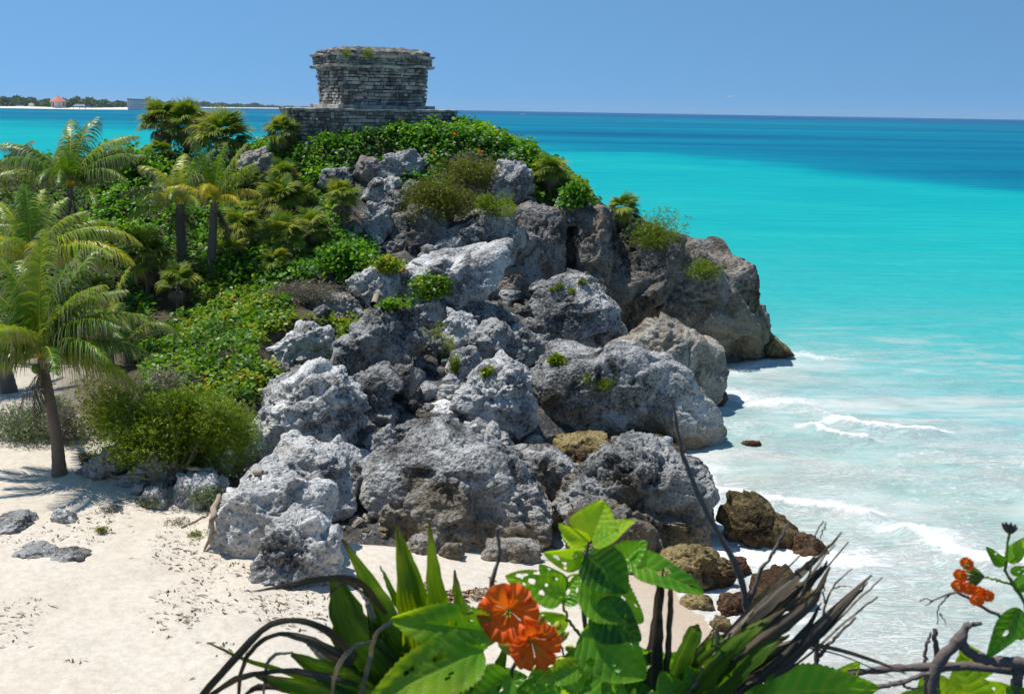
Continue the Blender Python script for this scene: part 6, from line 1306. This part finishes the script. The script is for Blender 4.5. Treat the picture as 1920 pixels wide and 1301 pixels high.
# right-hand cordia
org = P(1960, 1480, YF + .02)
c2 = empty('cordia_shrub', tuple(org), 'slender green shrub at the right edge with an orange flower cluster and dark buds', 'shrub')
branch(c2, [(1960, 1480, .02), (1955, 1280, .02), (1930, 1160, .02), (1900, 1095, .02), (1885, 1065, .02), (1893, 1000, .02)], [12, 11, 9, 8, 6, 5], M_GSTEM, org, 'stem')
branch(c2, [(1898, 1096, .02), (1865, 1086, .02), (1842, 1080, .02)], [6, 5, 4], M_GSTEM, org, 'flower_stalk')
for a in range(8):
    t_ = a / 7; an = -1.2 + 2.4 * t_; bud(c2, (1845, 1080, .02), (1820 - 18 * math.cos(an), 1083 + 30 * math.sin(an), .02 - .02 * (a % 2)), 7, org, M_GSTEM, 'flower_tube')
for k, (x_, y_) in enumerate([(1812, 1058), (1800, 1080), (1796, 1100), (1815, 1105), (1836, 1112), (1850, 1118), (1832, 1126)]):
    f_ = empty('orange_flower', (0, 0, 0), 'small orange flower', 'x'); f_.parent = c2; del f_['category']; del f_['label']; flower(f_, (x_, y_, -.005 * k), 15, (-.7 + .25 * k / 3, -.8, -.2), org, 20 + k, 5, .4)
for k in range(9):
    a = k * .698; bud(c2, (1893, 1000, .02), (1893 + 15 * math.cos(a), 988 - 7 * abs(math.sin(a * .5)) + 4 * math.sin(a), .02 + .012 * math.sin(a)), 9, org, M_STEM)
for i, (a, b, w_, tn, rl) in enumerate([((1885, 1060, .02), (1850, 1028, .02), 26, .35, .3), ((1892, 1055, .02), (1925, 1005, .02), 34, .7, .3), ((1905, 1105, .02), (1945, 1075, .02), 34, .3, .3), ((1912, 1140, .0), (1855, 1235, -.02), 50, .25, .4), ((1895, 1075, .02), (1930, 1062, .02), 20, .5, .2)]): cleaf(c2, a, b, w_, tn, rl, .3, .2, 60 + i, org=org)
# leaves along the bottom right
org = P(1520, 1480, YF)
c3 = empty('cordia_shrub', tuple(org), 'low broad green leaves along the bottom edge right of the withered frond', 'shrub')
branch(c3, [(1520, 1480, 0), (1480, 1380, 0), (1420, 1310, 0)], [12, 10, 8], M_STEM, org, 'stem')
for i, (a, b, w_, tn, rl, h_) in enumerate([((1420, 1310, 0), (1338, 1218, 0), 70, .6, .2, 3), ((1425, 1310, 0), (1442, 1222, 0), 56, .6, .2, 3), ((1430, 1300, -.02), (1650, 1288, -.05), 110, .5, .0, 0), ((1560, 1300, .02), (1610, 1240, .02), 50, .85, .3, 0), ((1330, 1320, .0), (1290, 1250, .0), 80, .35, .2, 1),
     ((1280, 1330, 0), (1240, 1260, 0), 80, .4, .2, 0), ((1390, 1340, 0), (1300, 1290, 0), 80, .5, .2, 1), ((1780, 1330, .04), (1730, 1260, .04), 90, .85, .1, 0), ((1830, 1340, .04), (1800, 1230, .05), 90, .9, .1, 0), ((1880, 1340, .04), (1850, 1270, .04), 100, .8, .2, 1), ((1850, 1270, .05), (1800, 1205, .06), 60, .9, .2, 0), ((1700, 1350, .0), (1760, 1290, .0), 80, .6, .2, 0), ((1940, 1330, .0), (1890, 1290, .0), 80, .5, .2, 0), ((1915, 1200, .06), (1900, 1150, .06), 40, .4, .3, 0)]): cleaf(c3, a, b, w_, tn, rl, .3, .15, 90 + i, holes=h_, org=org)

# ------------------------------------------------------------ air
def build_haze():
    mb = MB(); X0, X1, Y0, Y1, Z0, Z1 = -9300, 9300, -70, 12200, -6, 60
    v = [(X0, Y0, Z0), (X1, Y0, Z0), (X1, Y1, Z0), (X0, Y1, Z0), (X0, Y0, Z1), (X1, Y0, Z1), (X1, Y1, Z1), (X0, Y1, Z1)]
    mb.add(v, np.array([(0, 1, 5, 4), (1, 2, 6, 5), (2, 3, 7, 6), (3, 0, 4, 7), (4, 5, 6, 7), (3, 2, 1, 0)]))
    m = bpy.data.materials.new('sea_air'); m.use_nodes = True; t = m.node_tree; t.nodes.remove(t.nodes['Principled BSDF'])
    pv = t.nodes.new('ShaderNodeVolumePrincipled'); pv.inputs['Color'].default_value = (.72, .86, 1, 1); pv.inputs['Density'].default_value = HAZE
    t.links.new(pv.outputs[0], t.nodes['Material Output'].inputs['Volume'])
    tag(mb.build('haze', m, smooth=False), 'thin pale sea air over the whole bay', kind='stuff')
HAZE = .00003
build_haze()
